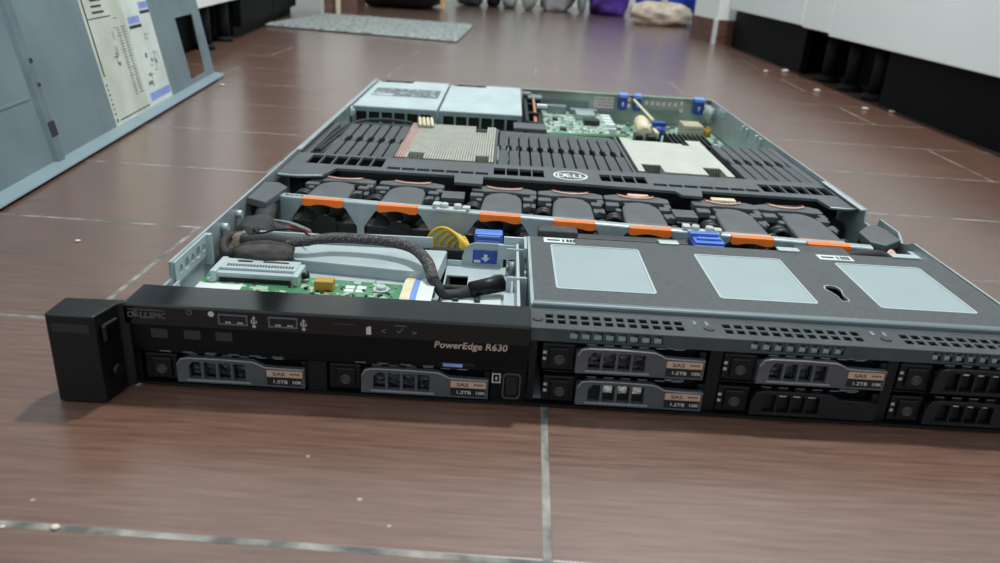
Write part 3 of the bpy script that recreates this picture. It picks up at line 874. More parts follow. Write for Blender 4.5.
# ================================================================== DRIVE BAY COVER
cv = thing('drive_bay_cover', 'flat grey sheet metal cover with three pale windows over the drive bay', 'metal cover', (308, 70, 41))
key = [(344, 66), (343, 62), (344.6, 58), (346, 53), (345.8, 49), (346.6, 46.6), (349.4, 47.2), (350, 50), (349.4, 53), (350, 58), (351, 62), (350, 66), (347, 67.4)]
kb = [(347 + (x - 347) * 1.16, 57 + (y - 57) * 1.05) for x, y in key]
b = MB(); b.prism([(186, 22), (431.5, 22), (431.5, 120.5), (186, 120.5)], 41.6, 42.6, holes=[kb])
b.box(184.8, 186, 22, 120, 30, 42.6)
b.build('steel_plate', steel, cv)
b = MB(); b.prism([(21.6, 41.1), (21.6, 42.6), (22.2, 43.2), (23.2, 43.4), (25.5, 43.3), (25.5, 41.1)], 186, 432, 'x'); b.build('front_lip', mat('lip_steel', (120, 132, 136), .35, .6), cv)
W = [(198, 249.5, 41.5, 107), (281.5, 332, 41, 105), (363.5, 413.5, 40.5, 104)]
b = MB(); b.prism([(186.5, 25.6), (431, 25.6), (431, 120), (186.5, 120)], 42.6, 43, holes=[kb] + [rrect(x0, x1, y0, y1, 2.2) for x0, x1, y0, y1 in W])
b.build('foil', foil_m, cv)
for x0, x1, y0, y1 in W:
    b = MB(); b.prism(rrect(x0 + .2, x1 - .2, y0 + .2, y1 - .2, 2.2), 42.6, 42.9)
    wd = b.build('window', win_m, cv)
    b = MB(); b.prism(rrect(x0, x1, y0, y1, 2.2), 42.9, 43.2, holes=[rrect(x0 + 1.1, x1 - 1.1, y0 + 1.1, y1 - 1.1, 1.8)]); b.build('rim', steel_l, wd)  # rim steel brighter than the window, drawing the highlight on its raised edge
b = MB(); b.prism(kb, 42.9, 43.25, holes=[key]); b.build('keyhole_rim', steel_l, cv)
for x0, y0, x1 in ((194.5, 110.5, 213), (357.5, 108.8, 378)):
    b = MB(); b.box(x0, x1, y0, y0 + 8, 43, 43.15); st = b.build('sticker', label_w, cv)
    b = MB(); b.box(x0 + 2, x0 + 9.5, y0 + 2.8, y0 + 5.2, 43.15, 43.2); b.box(x0 + 11, x0 + 12.2, y0 + 1.5, y0 + 6, 43.15, 43.2)
    for q in range(3): b.box(x0 + 13.4 + q * 1.9, x0 + 14.9 + q * 1.9, y0 + 1.5, y0 + 6.4, 43.15, 43.2)
    b.build('print', ink, st)
b = MB()
for x0, x1 in ((264, 276), (336, 349), (405, 422)): b.box(x0, x1, 118.5, 124.5, 43, 44, .3)
b.build_split('rear_tab', steel_l, cv)
# blue catch behind the cover
t = thing('blue_catch', 'bright blue stepped plastic catch at the back edge of the drive bay cover', 'latch', (296, 128, 30))
b = MB(); b.box(286, 305, 122, 140, 30, 42.4, .8); b.build('base', blue_d, t)
b = MB(); b.box(287, 305, 124, 138, 42.4, 44, .5); b.box(285.5, 303.5, 134.5, 139.5, 44, 46.2, .5); b.box(289, 304, 128, 131, 44, 45.4, .4); b.build('step', blue, t)
# flat cable lying behind the cover and foam block
b = MB(); b.box(214, 283, 123, 131.5, 38, 42.6, .8); tag(b.build('flat_cable', mat('dark_cable_grey', (46, 49, 52), 0.6, 0, .15, 80)), 'flat dark cable running along the back edge of the drive bay cover', 'cable')
b = MB(); b.box(191.5, 215.5, 123.5, 135, 38, 45.6, .8); tag(b.build('foam_block', mat('foam_grey', (58, 62, 65), 0.75, 0, .2, 120)), 'dark rectangular foam block at the corner of the drive bay cover', 'foam block')
b = MB(); b.box(354, 386, 126, 145, 33, 39, .8); tag(b.build('connector_housing', mat('housing_grey', (66, 71, 74), 0.6, 0, .15, 120)), 'flat dark connector housing below the outermost orange fan clip', 'connector')
t = thing('cable_bundle', 'dark taped cable with reddish wires beside the flat connector housing', 'cable', (405, 140, 2))
b = MB(); b.tube([(386.5, 138, 35), (396, 140, 36), (408, 142, 36), (415, 141, 35)], [3.2, 3.6, 3.6, 2.6], 12); b.build('sleeve', tape, t)
b = MB()
for k in range(4): b.tube([(413, 141, 35.5 + k * .6), (418, 143 + k, 37 + k * .5), (422, 139 + k, 33), (425, 134, 22)], .8, 8)
b.build('wire', redw, t)

# ================================================================== FRONT LEFT INTERIOR
t = thing('optical_bay_tray', 'pale stepped sheet metal tray behind the front circuit board', 'tray', (80, 90, 18.4))
b = MB()
b.prism([(20, 89), (134, 77), (134, 86), (20, 98)], 18.4, 22, bev=.5)
b.prism([(20, 98.3), (134, 86.3), (137, 124), (20, 121)], 18.4, 29, bev=.8)
b.build('body', tray_m, t)
b = MB(); b.prism([(22, 126), (110, 126.5), (110, 128), (22, 127.5)], 18.4, 33.5); b.prism([(80, 131), (127, 132.5), (127, 134), (80, 132.5)], 18.4, 33.5)
b.build_split('rear_lip', steel_l, t)
b = MB(); b.box(99, 99.7, 82, 91, 22, 22.3); b.build('seam', steel_d, t)
# front control board
t = thing('control_board', 'green circuit board behind the glossy front panel carrying a silver connector', 'circuit board', (65, 60, 18.9))
b = MB(); b.prism([(8, 24), (117, 22), (117, 56), (116, 75), (60, 78), (8, 80)], 24, 25.4)
for x, y in ((12, 30), (110, 30), (12, 76), (110, 70)): b.cyl((x, y, 18.9), (x, y, 24), 2, 2, 10)
b.build('board', pcb, t)
b = MB(); b.box(15, 60, 66, 77, 25.4, 30.5, .4)
for i in range(22): b.box(18 + i * 1.75, 19 + i * 1.75, 65.6, 66, 27, 29.5)
b.box(13.5, 17, 64, 86, 25.4, 32, .5); b.box(57.5, 61, 64, 82, 25.4, 31.4, .5); b.box(17, 58, 70, 84, 30.5, 32, .4)
cn = b.build('connector', steel_l, t)
b = MB(); b.box(18, 56.5, 65.0, 65.5, 25.8, 28, .1); b.build('socket_shadow_gap', black_m, cn)
b = MB()
for i in range(23): b.box(20 + i * 1.6, 20.9 + i * 1.6, 72.5, 75.5, 32, 32.2)
b.box(24, 32, 79, 81, 32, 32.3); b.box(38, 52, 79.5, 81, 32, 32.3)
b.build('pin_row', ink, cn)
b = MB(); b.cyl((61.2, 73, 28), (64.5, 73, 29), 2.0, 2.0, 14); b.build('latch_pin', handle_b, cn)
b = MB(); b.box(70.5, 80.5, 60, 67, 25.4, 31, .5); b.build('capacitor', amber, t)
b = MB()
for i in range(2):
    for j in range(2): b.box(86 + i * 6.2, 91 + i * 6.2, 61 + j * 4.6, 64.8 + j * 4.6, 25.4, 25.7)
b.box(8.5, 32, 55, 62, 25.4, 25.7); b.build_split('bare_pad', label_w, t)
b = MB(); b.cyl((105.5, 66, 25.4), (105.5, 66, 26.4), 4.4, 4.4, 20); b.cyl((105.5, 66, 26.4), (105.5, 66, 28), 2.8, 2.5, 16); b.build('screw', steel_l, t)
b = MB(); rr = random.Random(11)
for i in range(46):
    x = rr.uniform(34, 112); y = rr.uniform(44, 64); b.box(x, x + rr.uniform(.8, 2.6), y, y + rr.uniform(.8, 2), 25.4, 25.4 + rr.uniform(.4, 1.2))
b.build('components', ink, t)
b = MB()
for i in range(34):
    x = rr.uniform(34, 114); y = rr.uniform(44, 70); b.box(x, x + rr.uniform(.6, 1.6), y, y + rr.uniform(.6, 1.2), 25.4, 26.2)
b.build('solder_points', beige, t)
# flat ribbon
t = thing('ribbon_cable', 'flat cream ribbon cable with a blue edge next to the green board', 'cable', (124, 62, 25.4))
def ribbon(x0, x1, z):
    b = MB(); pts = [(88, 23.8), (78, 26.6), (60, 27.4), (40, 26.6), (24, 25.7)]
    b.prism(pts + [(q[0], q[1] + .7) for q in pts[::-1]], x0, x1, 'x'); return b
ribbon(117.2, 122.5, 0).build('cream_strip', cream, t); ribbon(122.7, 125.5, 0).build('blue_edge', blue_l, t); ribbon(125.7, 134, 0).build('white_strip', label_w, t)
# grey floor pieces between ribbon and drive cage
t = thing('bay_bracket', 'grey metal bracket with rounded tab and a dark blue icon', 'bracket', (155, 100, 2.2))
b = MB(); b.grid_plate(137, 176, 26, 128, 17.6, 18.6, [(138, 151, 91, 110)])
b.box(138, 139.4, 112, 128, 2.2, 17.6); b.box(172.6, 174, 112, 128, 2.2, 17.6)
b.build('floor_plate', steel_l, t)
b = MB(); b.prism([(146, 18), (171.5, 18), (171.5, 33.5), (154, 33.5), (150, 32), (147.4, 28.5), (146, 24)], 128, 129.4, 'y'); b.build('tab', steel, t)
b = MB(); b.box(152.6, 167.5, 127.2, 128, 20.5, 29, .2); ic = b.build('icon_plate', blue_d, t)
b = MB(); b.box(159.4, 161.6, 126.9, 127.2, 24, 26.6); b.prism([(157.8, 24.4), (163.2, 24.4), (160.5, 21.8)], 126.9, 127.2, 'y'); b.box(153.4, 157.4, 126.9, 127.2, 21.2, 22.8); b.build('icon_mark', label_w, ic)
b = MB(); b.box(138, 171, 60, 79, 18.6, 19.6, .3); sw = b.build('slotted_plate', label_w, t)
b = MB()
for x0 in (144, 156): b.box(x0, x0 + 3.4, 70, 75, 19.6, 21)
b.build_split('clip', ink, sw)
b = MB(); b.box(100, 174, 130, 131.5, 2.2, 27); b.box(106, 145, 131.6, 140, 22, 25, .3); b.build('cross_rail', black_m, t)
b = MB(); b.box(137, 146, 126, 127, 18.6, 22); b.build('rear_edge', steel_l, t)
t = thing('blue_release_tab', 'blue plastic release tab standing above the rounded grey bracket tab', 'latch', (161, 150, 5))
b = MB(); b.box(152.5, 170.5, 146, 156, 5, 33.5, 1); b.build('body', blue, t)
b = MB(); b.box(154, 169, 145.2, 146.2, 30.8, 32.4, .3); b.box(154, 169, 145.2, 146.2, 27.6, 29.2, .3); b.build('ridge', blue_l, t)
# white drive cage side frame with hanging parts
t = thing('cage_side_frame', 'white metal side frame with cut-outs beside the drive bay cover', 'bracket', (180, 70, 2.2))
b = MB(); b.grid_plate(26, 122, 2.2, 38, 178.5, 180, [(34, 64, 14, 30), (92, 106, 20, 33)], 'x'); b.box(172, 178.5, 26, 60, 30, 31.2); b.box(168, 178.5, 117, 119, 28, 37)
b.grid_plate(173, 184, 22, 39, 62, 63, [(175.5, 178.5, 24, 37)], 'y'); b.grid_plate(173, 184, 22, 39, 106, 107, [(174.5, 179, 26, 37)], 'y')
b.build('frame', steel_l, t)
b = MB(); b.cyl((174.6, 98, 30), (178, 98, 30), 4.2, 4.2, 16); b.cyl((173, 98, 30), (174.6, 98, 30), 2, 2, 12); b.build('screw', steel_d, t)
b = MB(); b.box(171, 184, 119.5, 121, 33, 41.5, .3); b.box(183, 184.4, 100, 121, 36, 42); b.build('rear_flange', steel_l, t)
# braided cable
t = thing('braided_cable', 'dark braided cable arching over the pale metal tray', 'cable', (95, 105, 20))
b = MB(); b.tube([(28, 106, 33), (42, 103, 35), (57, 104, 37.5), (72, 110, 38), (90, 110.5, 38), (106, 108, 38), (119, 101, 37.5), (128, 88, 35), (133, 74, 30)], [3.2, 3.2, 3.4, 3.8, 3.8, 3.8, 3.8, 3.6, 3.4], 16, 8, .8)
b.build('sleeve', braid, t)
b = MB(); b.tube([(132, 76, 31), (136, 73, 26), (139, 74, 22), (147, 76, 21.6), (153, 78, 23)], [3.3, 3.3, 3.2, 3.4, 3.6], 14, 8, .85); b.build('taped_end', tape, t)
b = MB(); b.cyl((153, 78, 23.6), (172, 84, 26.5), 4.4, 5.0, 18, .6); pl = b.build('plug', black, t)
b = MB(); b.cyl((172, 84, 26.5), (173.4, 84.4, 26.7), 3.4, 3.4, 14); b.build('plug_tip', led_m, pl)
b = MB(); b.box(136, 154, 79, 88, 18.7, 20.2, .6); b.tube([(138, 84, 21.5), (146, 83, 22), (154, 84, 21.5)], 1.8, 10); b.build('strap', tape, t)

# taped cable bundle in the corner
t = thing('taped_cable_bundle', 'black taped cables and dusty cloth tape bunched against the chassis side wall', 'cable', (22, 120, 2.2))
b = MB()
b.tube([(14, 172, 34), (16, 158, 33), (20, 146, 32), (32, 141, 29), (44, 139, 24)], [6, 6.5, 5, 4, 3], 14, 8, .8); b.build('sleeve', tape, t)
b = MB(); b.blob((16, 138, 24), (12, 14, 13), 2.6, .2, 1.6, 31, 30, 20, 2.6); b.build('tape_roll', tape, t)
b = MB(); b.blob((13, 117, 22), (7, 12, 12), 2.2, .3, 2, 33, 24, 16, 2.6); b.build('dusty_wrap', cloth, t)
b = MB()
b.tube([(9, 128, 30), (6.5, 112, 33), (9, 100, 30), (18, 94, 27)], [2.4, 2.6, 2.6, 2.6], 10)
b.tube([(16, 116, 33), (22, 104, 35), (34, 103, 37), (46, 104, 36), (58, 104.5, 37)], [2.6, 3.4, 3.6, 3.2, 2.8], 12)
b.tube([(12, 96, 28), (24, 97, 33), (36, 99, 34.5), (50, 99, 33)], [3, 4, 3.6, 2.2], 12)
b.build('taped_loop', tape, t)
b = MB(); b.blob((35, 92, 32), (16, 9, 5.5), 2.4, .2, 1.8, 37, 26, 16); b.build('tape_end', mat('brown_grey_tape', (58, 56, 54), .85, 0, .2, 160, bump=.4, bscale=400), t)
b = MB(); b.tube([(18, 128, 34), (24, 121, 34), (34, 124, 36), (48, 122, 37), (56, 113, 37)], .7, 8); b.build('wire', black, t)
b = MB()
for k in range(4): b.tube([(28, 143, 31), (40, 146 - k, 30 - k), (50 + k * 3, 145 - k * 2, 26 - k * 2), (56 + k * 3, 140, 14)], .9, 8)
b.build('red_wire', red, t)
b = MB(); b.tube([(22, 148, 33.5), (36, 148, 32), (48, 147, 28)], 1.1, 8); b.tube([(22, 146, 34.5), (34, 146, 33), (45, 144, 30)], .8, 8); b.build('grey_wire', ink_g, t)
# small dark metal hook by the wall
t = thing('corner_hook', 'dark metal hook with a silver screw at the front corner of the chassis', 'bracket', (14, 60, 18.3))
b = MB(); b.prism([(8, 36), (13, 36), (22, 86), (18, 88)], 18.3, 24, bev=.5); b.build('arm', steel_d, t)
b = MB(); b.cyl((14, 66, 24), (14, 66, 27), 3, 2.6, 16); b.build('screw', steel_l, t)

# yellow wires
t = thing('wire_bundle', 'bundle of yellow wires looping in front of the fan wall', 'wires', (134, 150, 2.2))
for k in range(5):
    b = MB(); x0 = 121 + k * 4.4; b.tube([(x0, 160 - k, 6), (x0 + .4, 159 - k, 20), (x0 + 3, 158 - k, 27.5 - k * .8), (x0 + 9 - k * .6, 157 - k, 32 - k * 1.1), (x0 + 16 - k * 1.8, 155 - k, 31 - k * 1.3), (143 + k * 1.6, 150 - k, 27 - k), (144 + k, 146, 20)], 1.15, 10)
    b.build('wire', yellow, t)
b = MB(); b.box(126, 149, 141, 150, 2.3, 21.5, .8); b.build('connector', black, t)

# cable covers beside the fans
def cover(label, pts, z0, z1, extra, name='cable_cover'):
    xs = [p[0] for p in pts]; ys = [p[1] for p in pts]
    t = thing(name, label, 'cable cover', ((min(xs) + max(xs)) / 2, (min(ys) + max(ys)) / 2, 2.2), 'cable covers beside the fan wall')
    b = MB(); b.prism(pts, z0, z1, bev=.7); b.build('top', shroud_m, t)
    b = MB()
    for q in extra: b.box(*q, .6)
    b.build_split('post', fan_d, t); return t
cover('dark plastic cable cover over the taped cables against the side wall', [(2.4, 166), (17, 158), (19.5, 184), (21, 196), (12, 206), (2.4, 204)], 37, 42, [(3, 10, 175, 200, 2.3, 37), (11, 18, 164, 180, 24, 37)])
cover('grey plastic cable cover beside the chassis notch', [(408, 156), (416, 150), (431.5, 163), (431.8, 184), (428, 196), (420, 190), (409, 176)], 35, 40.5, [(416, 430, 168, 190, 2.3, 35)])

# ================================================================== FAN WALL AND FANS
ang = math.atan2(146 - 183, 406 - 19)
FW = Matrix.Translation((19, 183, 0)) @ Matrix.Rotation(ang, 4, 'Z')
fw = bpy.data.objects.new('fan_wall', None); COL.objects.link(fw); fw['_o'] = (0, 0, 0)
fw.location = Vector((19, 183, 2.2)) * S; fw.rotation_euler = (0, 0, ang)
tag(fw, 'folded steel fan wall with dark cut-outs crossing the chassis', 'fan wall')
FX = [29.8, 81, 149.8, 199, 248, 313.5, 361]
LW = 389
hx = []
for c0 in FX:
    hx.append([(c0 - 20, 5), (c0 + 20, 5), (c0 + 23.2, 12), (c0 + 23.2, 20), (c0 + 15.5, 31.8), (c0 + 13.6, 33), (c0 - 13.6, 33), (c0 - 15.5, 31.8), (c0 - 23.2, 20), (c0 - 23.2, 12)])
b = MB(); b.prism([(0, 0), (LW, 0), (LW, 36.2), (0, 36.2)], 0, 1.2, 'y', holes=hx)
b.prism([(0, 35.6), (0.6, 36.8), (1.8, 37.2), (6.5, 37.2), (6.5, 36), (1.2, 35.6)], 0, LW, 'x')
b.build('wall_sheet', steel, fw, local=True)
b = MB()
for x0 in (1, 20 - 2):
    for i in range(4): b.box(3 + i * 3.4, 5.4 + i * 3.4, 2, 3.6, 37.2, 37.35)
b.build('print', ink, fw, local=True)
for x0, kk in ((107, 0), (272, 1)):
    b = MB(); b.box(x0, x0 + 20, -2, 6, 36.4, 38.2, .4); b.cyl((x0 + 5, 3, 38.2), (x0 + 5, 3, 41), 3, 2.4, 14); b.cyl((x0 + 14, 3, 38.2), (x0 + 14, 3, 41), 3, 2.4, 14); b.box(x0 - 3, x0 + 2, 2, 9, 37, 40, .4); b.box(x0 + 17, x0 + 22, 1, 7, 37, 39.6, .4)
    b.build('wire_clip', mat('clip_grey', (182, 190, 191), .45), fw, local=True)
b = MB(); b.box(0, LW + 4, 1.5, 96, 0, 1.0); b.build('fan_tray', black_m, fw, local=True)

FANL = ['orange-clipped fan next to the dark cable cover and red wires', 'orange-clipped fan between the red wires and the yellow wires',
        'orange-clipped fan behind the blue release tab', 'orange-clipped fan directly in front of the round white badge',
        'orange-clipped fan just before the blue stepped catch, with a pale strip at its back', 'orange-clipped fan on the far side of the blue stepped catch',
        'orange-clipped fan above the flat dark connector housing by the notched side wall']
def make_fan():
    t = thing('cooling_fan', FANL[0], 'fan', (0, 0, 0), 'orange-clipped fans along the fan wall')
    def fin(m, n, mm, par=t): return m.build(n, mm, par, local=True)
    # frame: square body below, rounded gray deck on top
    b = MB(); b.box(-22.6, 22.6, 2.4, 58, 1.2, 21, 1.2)
    fr = fin(b, 'frame', fan_d)
    b = MB()
    deck = [(-14.5, 8.6), (14.5, 8.6), (14, 22), (13.6, 30)] + [(13.6 * math.cos(a), 31 + 14 * math.sin(a)) for a in [i * PI / 10 for i in range(11)]] + [(-13.6, 30), (-14, 22)]
    b.prism(deck, 20, 36.0, bev=1.6)
    b.prism([(-9, 45.4), (9, 45.4), (10, 50), (-10, 50)], 24, 33, bev=.8)
    hs = fin(b, 'housing', fan_m)
    b = MB()
    # rear bar with shallow curved front, stepped lugs, pegs
    b.prism([(-24, 51), (-14, 49.5), (-6, 51), (6, 51), (14, 49.5), (24, 50), (24, 57), (17, 60), (-15, 60), (-24, 57)], 29, 34.5, bev=.7)
    b.box(14.2, 22, 37, 43, 28, 34.4, .7); b.box(19, 24, 42.5, 49, 28, 34, .7); b.box(14.6, 20, 24, 29, 30, 35.2, .7); b.box(20.4, 23.6, 28, 35, 28, 33, .6)
    b.box(-24, -14.4, 38, 44, 30, 35, .7); b.box(-18.5, -14.6, 27, 31, 32, 36.0, .5); b.box(14.6, 17, 19, 21, 33, 36.4, .4)
    b.build_split('lug', fan_m, hs, local=True)
    b = MB(); b.ring((-20, 20, 29), 5.2, 1.7, 'y', 20, 8); b.ring((-20, 24, 29), 5.2, 1.7, 'y', 20, 8); b.cyl((-20, 23, 29), (-20, 26, 29), 3.2, 3.2, 14)
    b.ring((20, 16, 28), 4.0, 1.3, 'y', 18, 8)
    b.build_split('grommet', fan_d, t, local=True)
    b = MB(); b.cyl((0, 1.0, 16), (0, 12, 16), 9, 9, 24, .6)
    for k in range(7):
        Mx = Matrix.Translation((0, 6, 16)) @ Matrix.Rotation(2 * PI * k / 7, 4, 'Y') @ Matrix.Translation((13, 0, 0)) @ Matrix.Rotation(math.radians(38), 4, 'X')
        b.box(-5, 5.6, -.6, .6, -5.5, 5.5, .3, M=Mx)
    fin(b, 'rotor', fan_d)
    b = MB()
    prof = [(-13.6, 37.0), (13.6, 37.0), (13.6, 33.0), (12.4, 32.2), (8.5, 32.0), (4, 33.0), (0, 33.6), (-4, 33.4), (-8.5, 32.4), (-12.2, 32.2), (-13.6, 32.8)]
    b.prism([(x, z) for x, z in prof[::-1]], -1.8, -.3, 'y', bev=.4)
    b.box(-13.6, 13.6, -1.8, 2.0, 36.6, 37.5, .3)
    fin(b, 'orange_clip', orange)
    b = MB(); b.box(-14.5, 15.5, 6.8, 9.5, 33.0, 35.4, .4); fin(b, 'clip_spring', orange_s)
    b = MB()
    b.tube([(-13, 57, 35.2), (-7, 54.2, 35.4), (0, 52.8, 35.6), (7, 54.2, 35.4), (13, 57, 35.2)], .5, 8)
    fin(b, 'wire', redw)
    b = MB(); b.tube([(-14, 60, 34.6), (-6, 56.5, 34.8), (0, 55.4, 34.8), (6, 56.5, 34.8), (14, 60, 34.6)], .8, 8); fin(b, 'red_wire', reddk)
    return t
f0 = make_fan()
for i, c0 in enumerate(FX):
    o = f0 if i == 0 else copy_tree(f0)
    p = FW @ Vector((c0, 0, 2.2))
    o.location = p * S; o['label'] = FANL[i]
    depth = (247 - i * 0.6) - p.y
    o.scale = (1, depth / 60.0, 1)
    o.rotation_euler = (0, 0, ang * 0.35)
# plugs standing in the wider gaps between fans
for x0, y0, l in ((126, 208, 'grey plug housing standing between the fans behind the yellow wires'), (291, 196, 'grey plug housing standing between the fans behind the blue catch')):
    t = thing('fan_plug', l, 'plug', (x0 + 8, y0 + 10, 3.3), 'plug housings between the fans')
    b = MB(); b.box(x0, x0 + 15.5, y0, y0 + 19, 3.3, 33, .8); b.build('body', fan_d, t)
    b = MB(); b.box(x0 - .5, x0 + 16, y0 + 3, y0 + 20, 33, 36.5, .6); b.build('cap', shroud_m, t)
    b = MB()
    for k in range(2): b.box(x0 + 2 + k * 7, x0 + 6.5 + k * 7, y0 - .6, y0, 22, 30, .2)
    b.build('latch', black, t)
b = MB(); b.box(263, 279, 240, 247, 34, 37.4, .5); tag(b.build('paper_tab', mat('pinkish_tab', (214, 178, 164), .6)), 'small pale pinkish tab behind the middle fans under the shroud edge', 'tab')
b = MB(); b.box(325, 343, 237, 243.5, 36.4, 39.4, .5); tag(b.build('paper_tab', cream), 'cream tab at the back of the fan nearest the shroud step', 'tab')

# ================================================================== AIR SHROUD
sh = thing('air_shroud', 'dark grey plastic air shroud bar with square vents and a round badge', 'air shroud', (217, 275, 2.2))
outl = [(3, 233), (20, 231), (36, 236), (42, 257), (132, 257), (133, 238), (154, 237), (154, 258), (216, 256), (300, 250), (303, 240), (318, 239), (321, 255), (408, 252), (411, 231.5), (424, 229.5), (431.5, 232), (431.5, 300), (3, 300)]
holes = []
for i in range(6): 
    x = 15.5 + i * 10; holes.append([(x, 268.5), (x + 9, 268), (x + 9, 295), (x, 295.5)])
for i in range(4):
    x = 161.5 + i * 10.2; holes.append([(x, 267), (x + 9.2, 267), (x + 9.2, 288), (x, 288)])
    x = 245.5 + i * 9.4; holes.append([(x, 266.5), (x + 8.4, 266.5), (x + 8.4, 286.5), (x, 286.5)])
for i in range(6):
    x = 372 + i * 9.4; holes.append([(x, 264), (x + 8.3, 263.5), (x + 8.3, 285.5), (x, 286)])
for i in range(7): holes.append([(79 + i * 11.4, 264), (89 + i * 11.4, 264), (89 + i * 11.4, 271), (79 + i * 11.4, 271)])
for i in range(7): holes.append([(286 + i * 12, 262), (296.5 + i * 12, 262), (296.5 + i * 12, 269), (286 + i * 12, 269)])
b = MB(); b.prism(outl, 38.6, 40.6, holes=holes)
b.build('top_bar', shroud_m, sh)
b = MB(); b.box(43, 407, 259, 261, 2.3, 38.6); b.box(3, 42, 266, 268, 2.3, 38.6) ; b.box(408, 431, 262.5, 263.3, 2.3, 38.6)
b.box(5, 430, 298, 300, 2.3, 38.6); b.build('apron', fan_d, sh)
b = MB(); b.tube([(3.5, 233, 40), (12, 231.4, 40.2), (20, 231.4, 40.2), (36, 236, 40)], .8, 8); b.tube([(411, 232, 40), (418, 230.2, 40.2), (424, 230, 40.2), (431, 232.4, 40)], .8, 8); b.build_split('wing_highlight', steel, sh)  # steel tubes draw the whitish highlight along the plastic wing edges
b = MB(); b.cyl((20, 262, 18), (20, 247, 18), 13, 13, 28); b.cyl((422, 258, 18), (422, 243, 18), 9, 9, 28); b.build_split('wing_hollow', black_m, sh)  # black discs stand in for the dark hollows under the wings
b = MB(); b.box(2.4, 8, 300.4, 440, 32, 38, .8); b.box(424.5, 431.6, 300.4, 432, 35, 39.6, .8); b.box(160.6, 163, 300.4, 458, 20, 37, .5); b.box(277.8, 280.4, 300.4, 455, 20, 37, .5)
b.box(165, 276, 434, 460, 30, 34.5, .6); b.build_split('side_rail', shroud_m, sh)
b = MB(); b.prism(circ(222, 276, 13.6, 40), 40.6, 41.0, holes=[circ(222, 276, 12.1, 40)])
bd = b.build('badge', white_pl, sh)
b = MB()
b.text('D', 14.5, TOP(211.2, 270.6, 40.8), .3, .3, width=6)
b.text('E', 14.5, TOP(218.2, 270.8, 40.8) @ Matrix.Rotation(math.radians(12), 4, 'Z'), .3, .3, width=4.8)
b.text('L', 14.5, TOP(223.6, 270.6, 40.8), .3, .3, width=4.4); b.text('L', 14.5, TOP(228.4, 270.6, 40.8), .3, .3, width=4.4)
b.build('badge_lettering', white_pl, bd)

# ================================================================== MEMORY SLOT BLANKS
def make_blank():
    t = thing('memory_slot_blank', '', 'slot blank', (0, 0, 0))
    b = MB()
    w = 4.0
    out = [(-w, 0), (w, 0), (w, 54), (w - 1.9, 57), (w - 1.9, 72), (w, 75), (w, 126), (w - 1, 130), (-w + 1, 130), (-w, 126), (-w, 75), (-w + 1.9, 72), (-w + 1.9, 57), (-w, 54)]
    b.prism(out, 24, 36.6, bev=.6)
    b.build('cap', dimm_m, t, local=True)
    b = MB(); b.box(-1.6, 1.6, 3, 127, 0, 24); b.build('web', black_m, t, local=True)
    b = MB(); b.box(-1.6, 1.6, 58, 71, 36.2, 37, .3); b.build('grip', fan_m, t, local=True)
    return t
bl = make_blank(); first = True
groups = (([25, 34.8, 44.6, 54.4, 64.2, 73.6], 301, 'dark grey memory slot blank between the side wall and the finned heatsink', 'memory blanks by the finned heatsink'),
          ([168.5 + i * 9.35 for i in range(12)], 301, 'dark grey memory slot blank in the row of twelve between the two heatsinks', 'memory blanks between the heatsinks'),
          ([373.5 + i * 9.3 for i in range(6)], 301, 'dark grey memory slot blank between the smooth heatsink and the notched side wall', 'memory blanks by the smooth heatsink'))
for xs, y0, lbl, grp in groups:
    for x in xs:
        o = bl if first else copy_tree(bl); first = False
        o.location = Vector((x, y0, 2.9)) * S; o['label'] = lbl; o['group'] = grp

# ================================================================== MOTHERBOARD AND COMPONENTS
t = thing('main_board', 'green main circuit board covering the chassis floor behind the fans', 'circuit board', (300, 560, 2.3))
b = MB(); b.prism([(190, 300), (431, 300), (431, 690), (190, 690)], 5, 6.6); b.prism([(4, 300), (189.6, 300), (189.6, 514), (4, 514)], 5, 6.6)
for x, y in ((200, 310), (420, 310), (200, 680), (420, 680), (20, 320), (20, 500)): b.cyl((x, y, 2.3), (x, y, 5), 3, 3, 10)
b.build('board', pcb2, t)
b = MB(); rr = random.Random(5)
for i in range(80):
    x = rr.uniform(284, 425); y = rr.uniform(460, 680); b.box(x, x + rr.uniform(2, 7), y, y + rr.uniform(2, 7), 6.6, 6.6 + rr.uniform(1, 4))
b.build('components', ink_g, t)
b = MB()
for i in range(60):
    x = rr.uniform(284, 425); y = rr.uniform(460, 680); b.box(x, x + rr.uniform(1, 4), y, y + rr.uniform(1, 4), 6.6, 8.6)
b.build('pale_components', label_w, t)
b = MB(); b.box(386, 410, 620, 652, 6.7, 22, .8); sk = b.build('socket_block', beige, t)
b = MB()
for k in range(3): b.box(388, 408, 619.6, 620, 9 + k * 4, 9.8 + k * 4)
b.build('slots', ink_g, sk)
b = MB(); b.cyl((420, 640, 6.6), (420, 640, 16), 5, 5, 16); b.cyl((420, 640, 16), (420, 640, 18), 3, 3, 12); b.build('gold_plug', brass, t)
# chipset heatsink
t = thing('chipset_heatsink', 'small black finned heatsink behind the smooth white heatsink', 'heatsink', (368, 512, 6.6))
b = MB(); b.box(346, 390, 478, 546, 6.7, 12, .5); b.build('base', black, t)
b = MB()
for i in range(9): b.box(347 + i * 5.1, 349 + i * 5.1, 478.5, 545.5, 12, 27, .3)
b.build('fins', black, t)
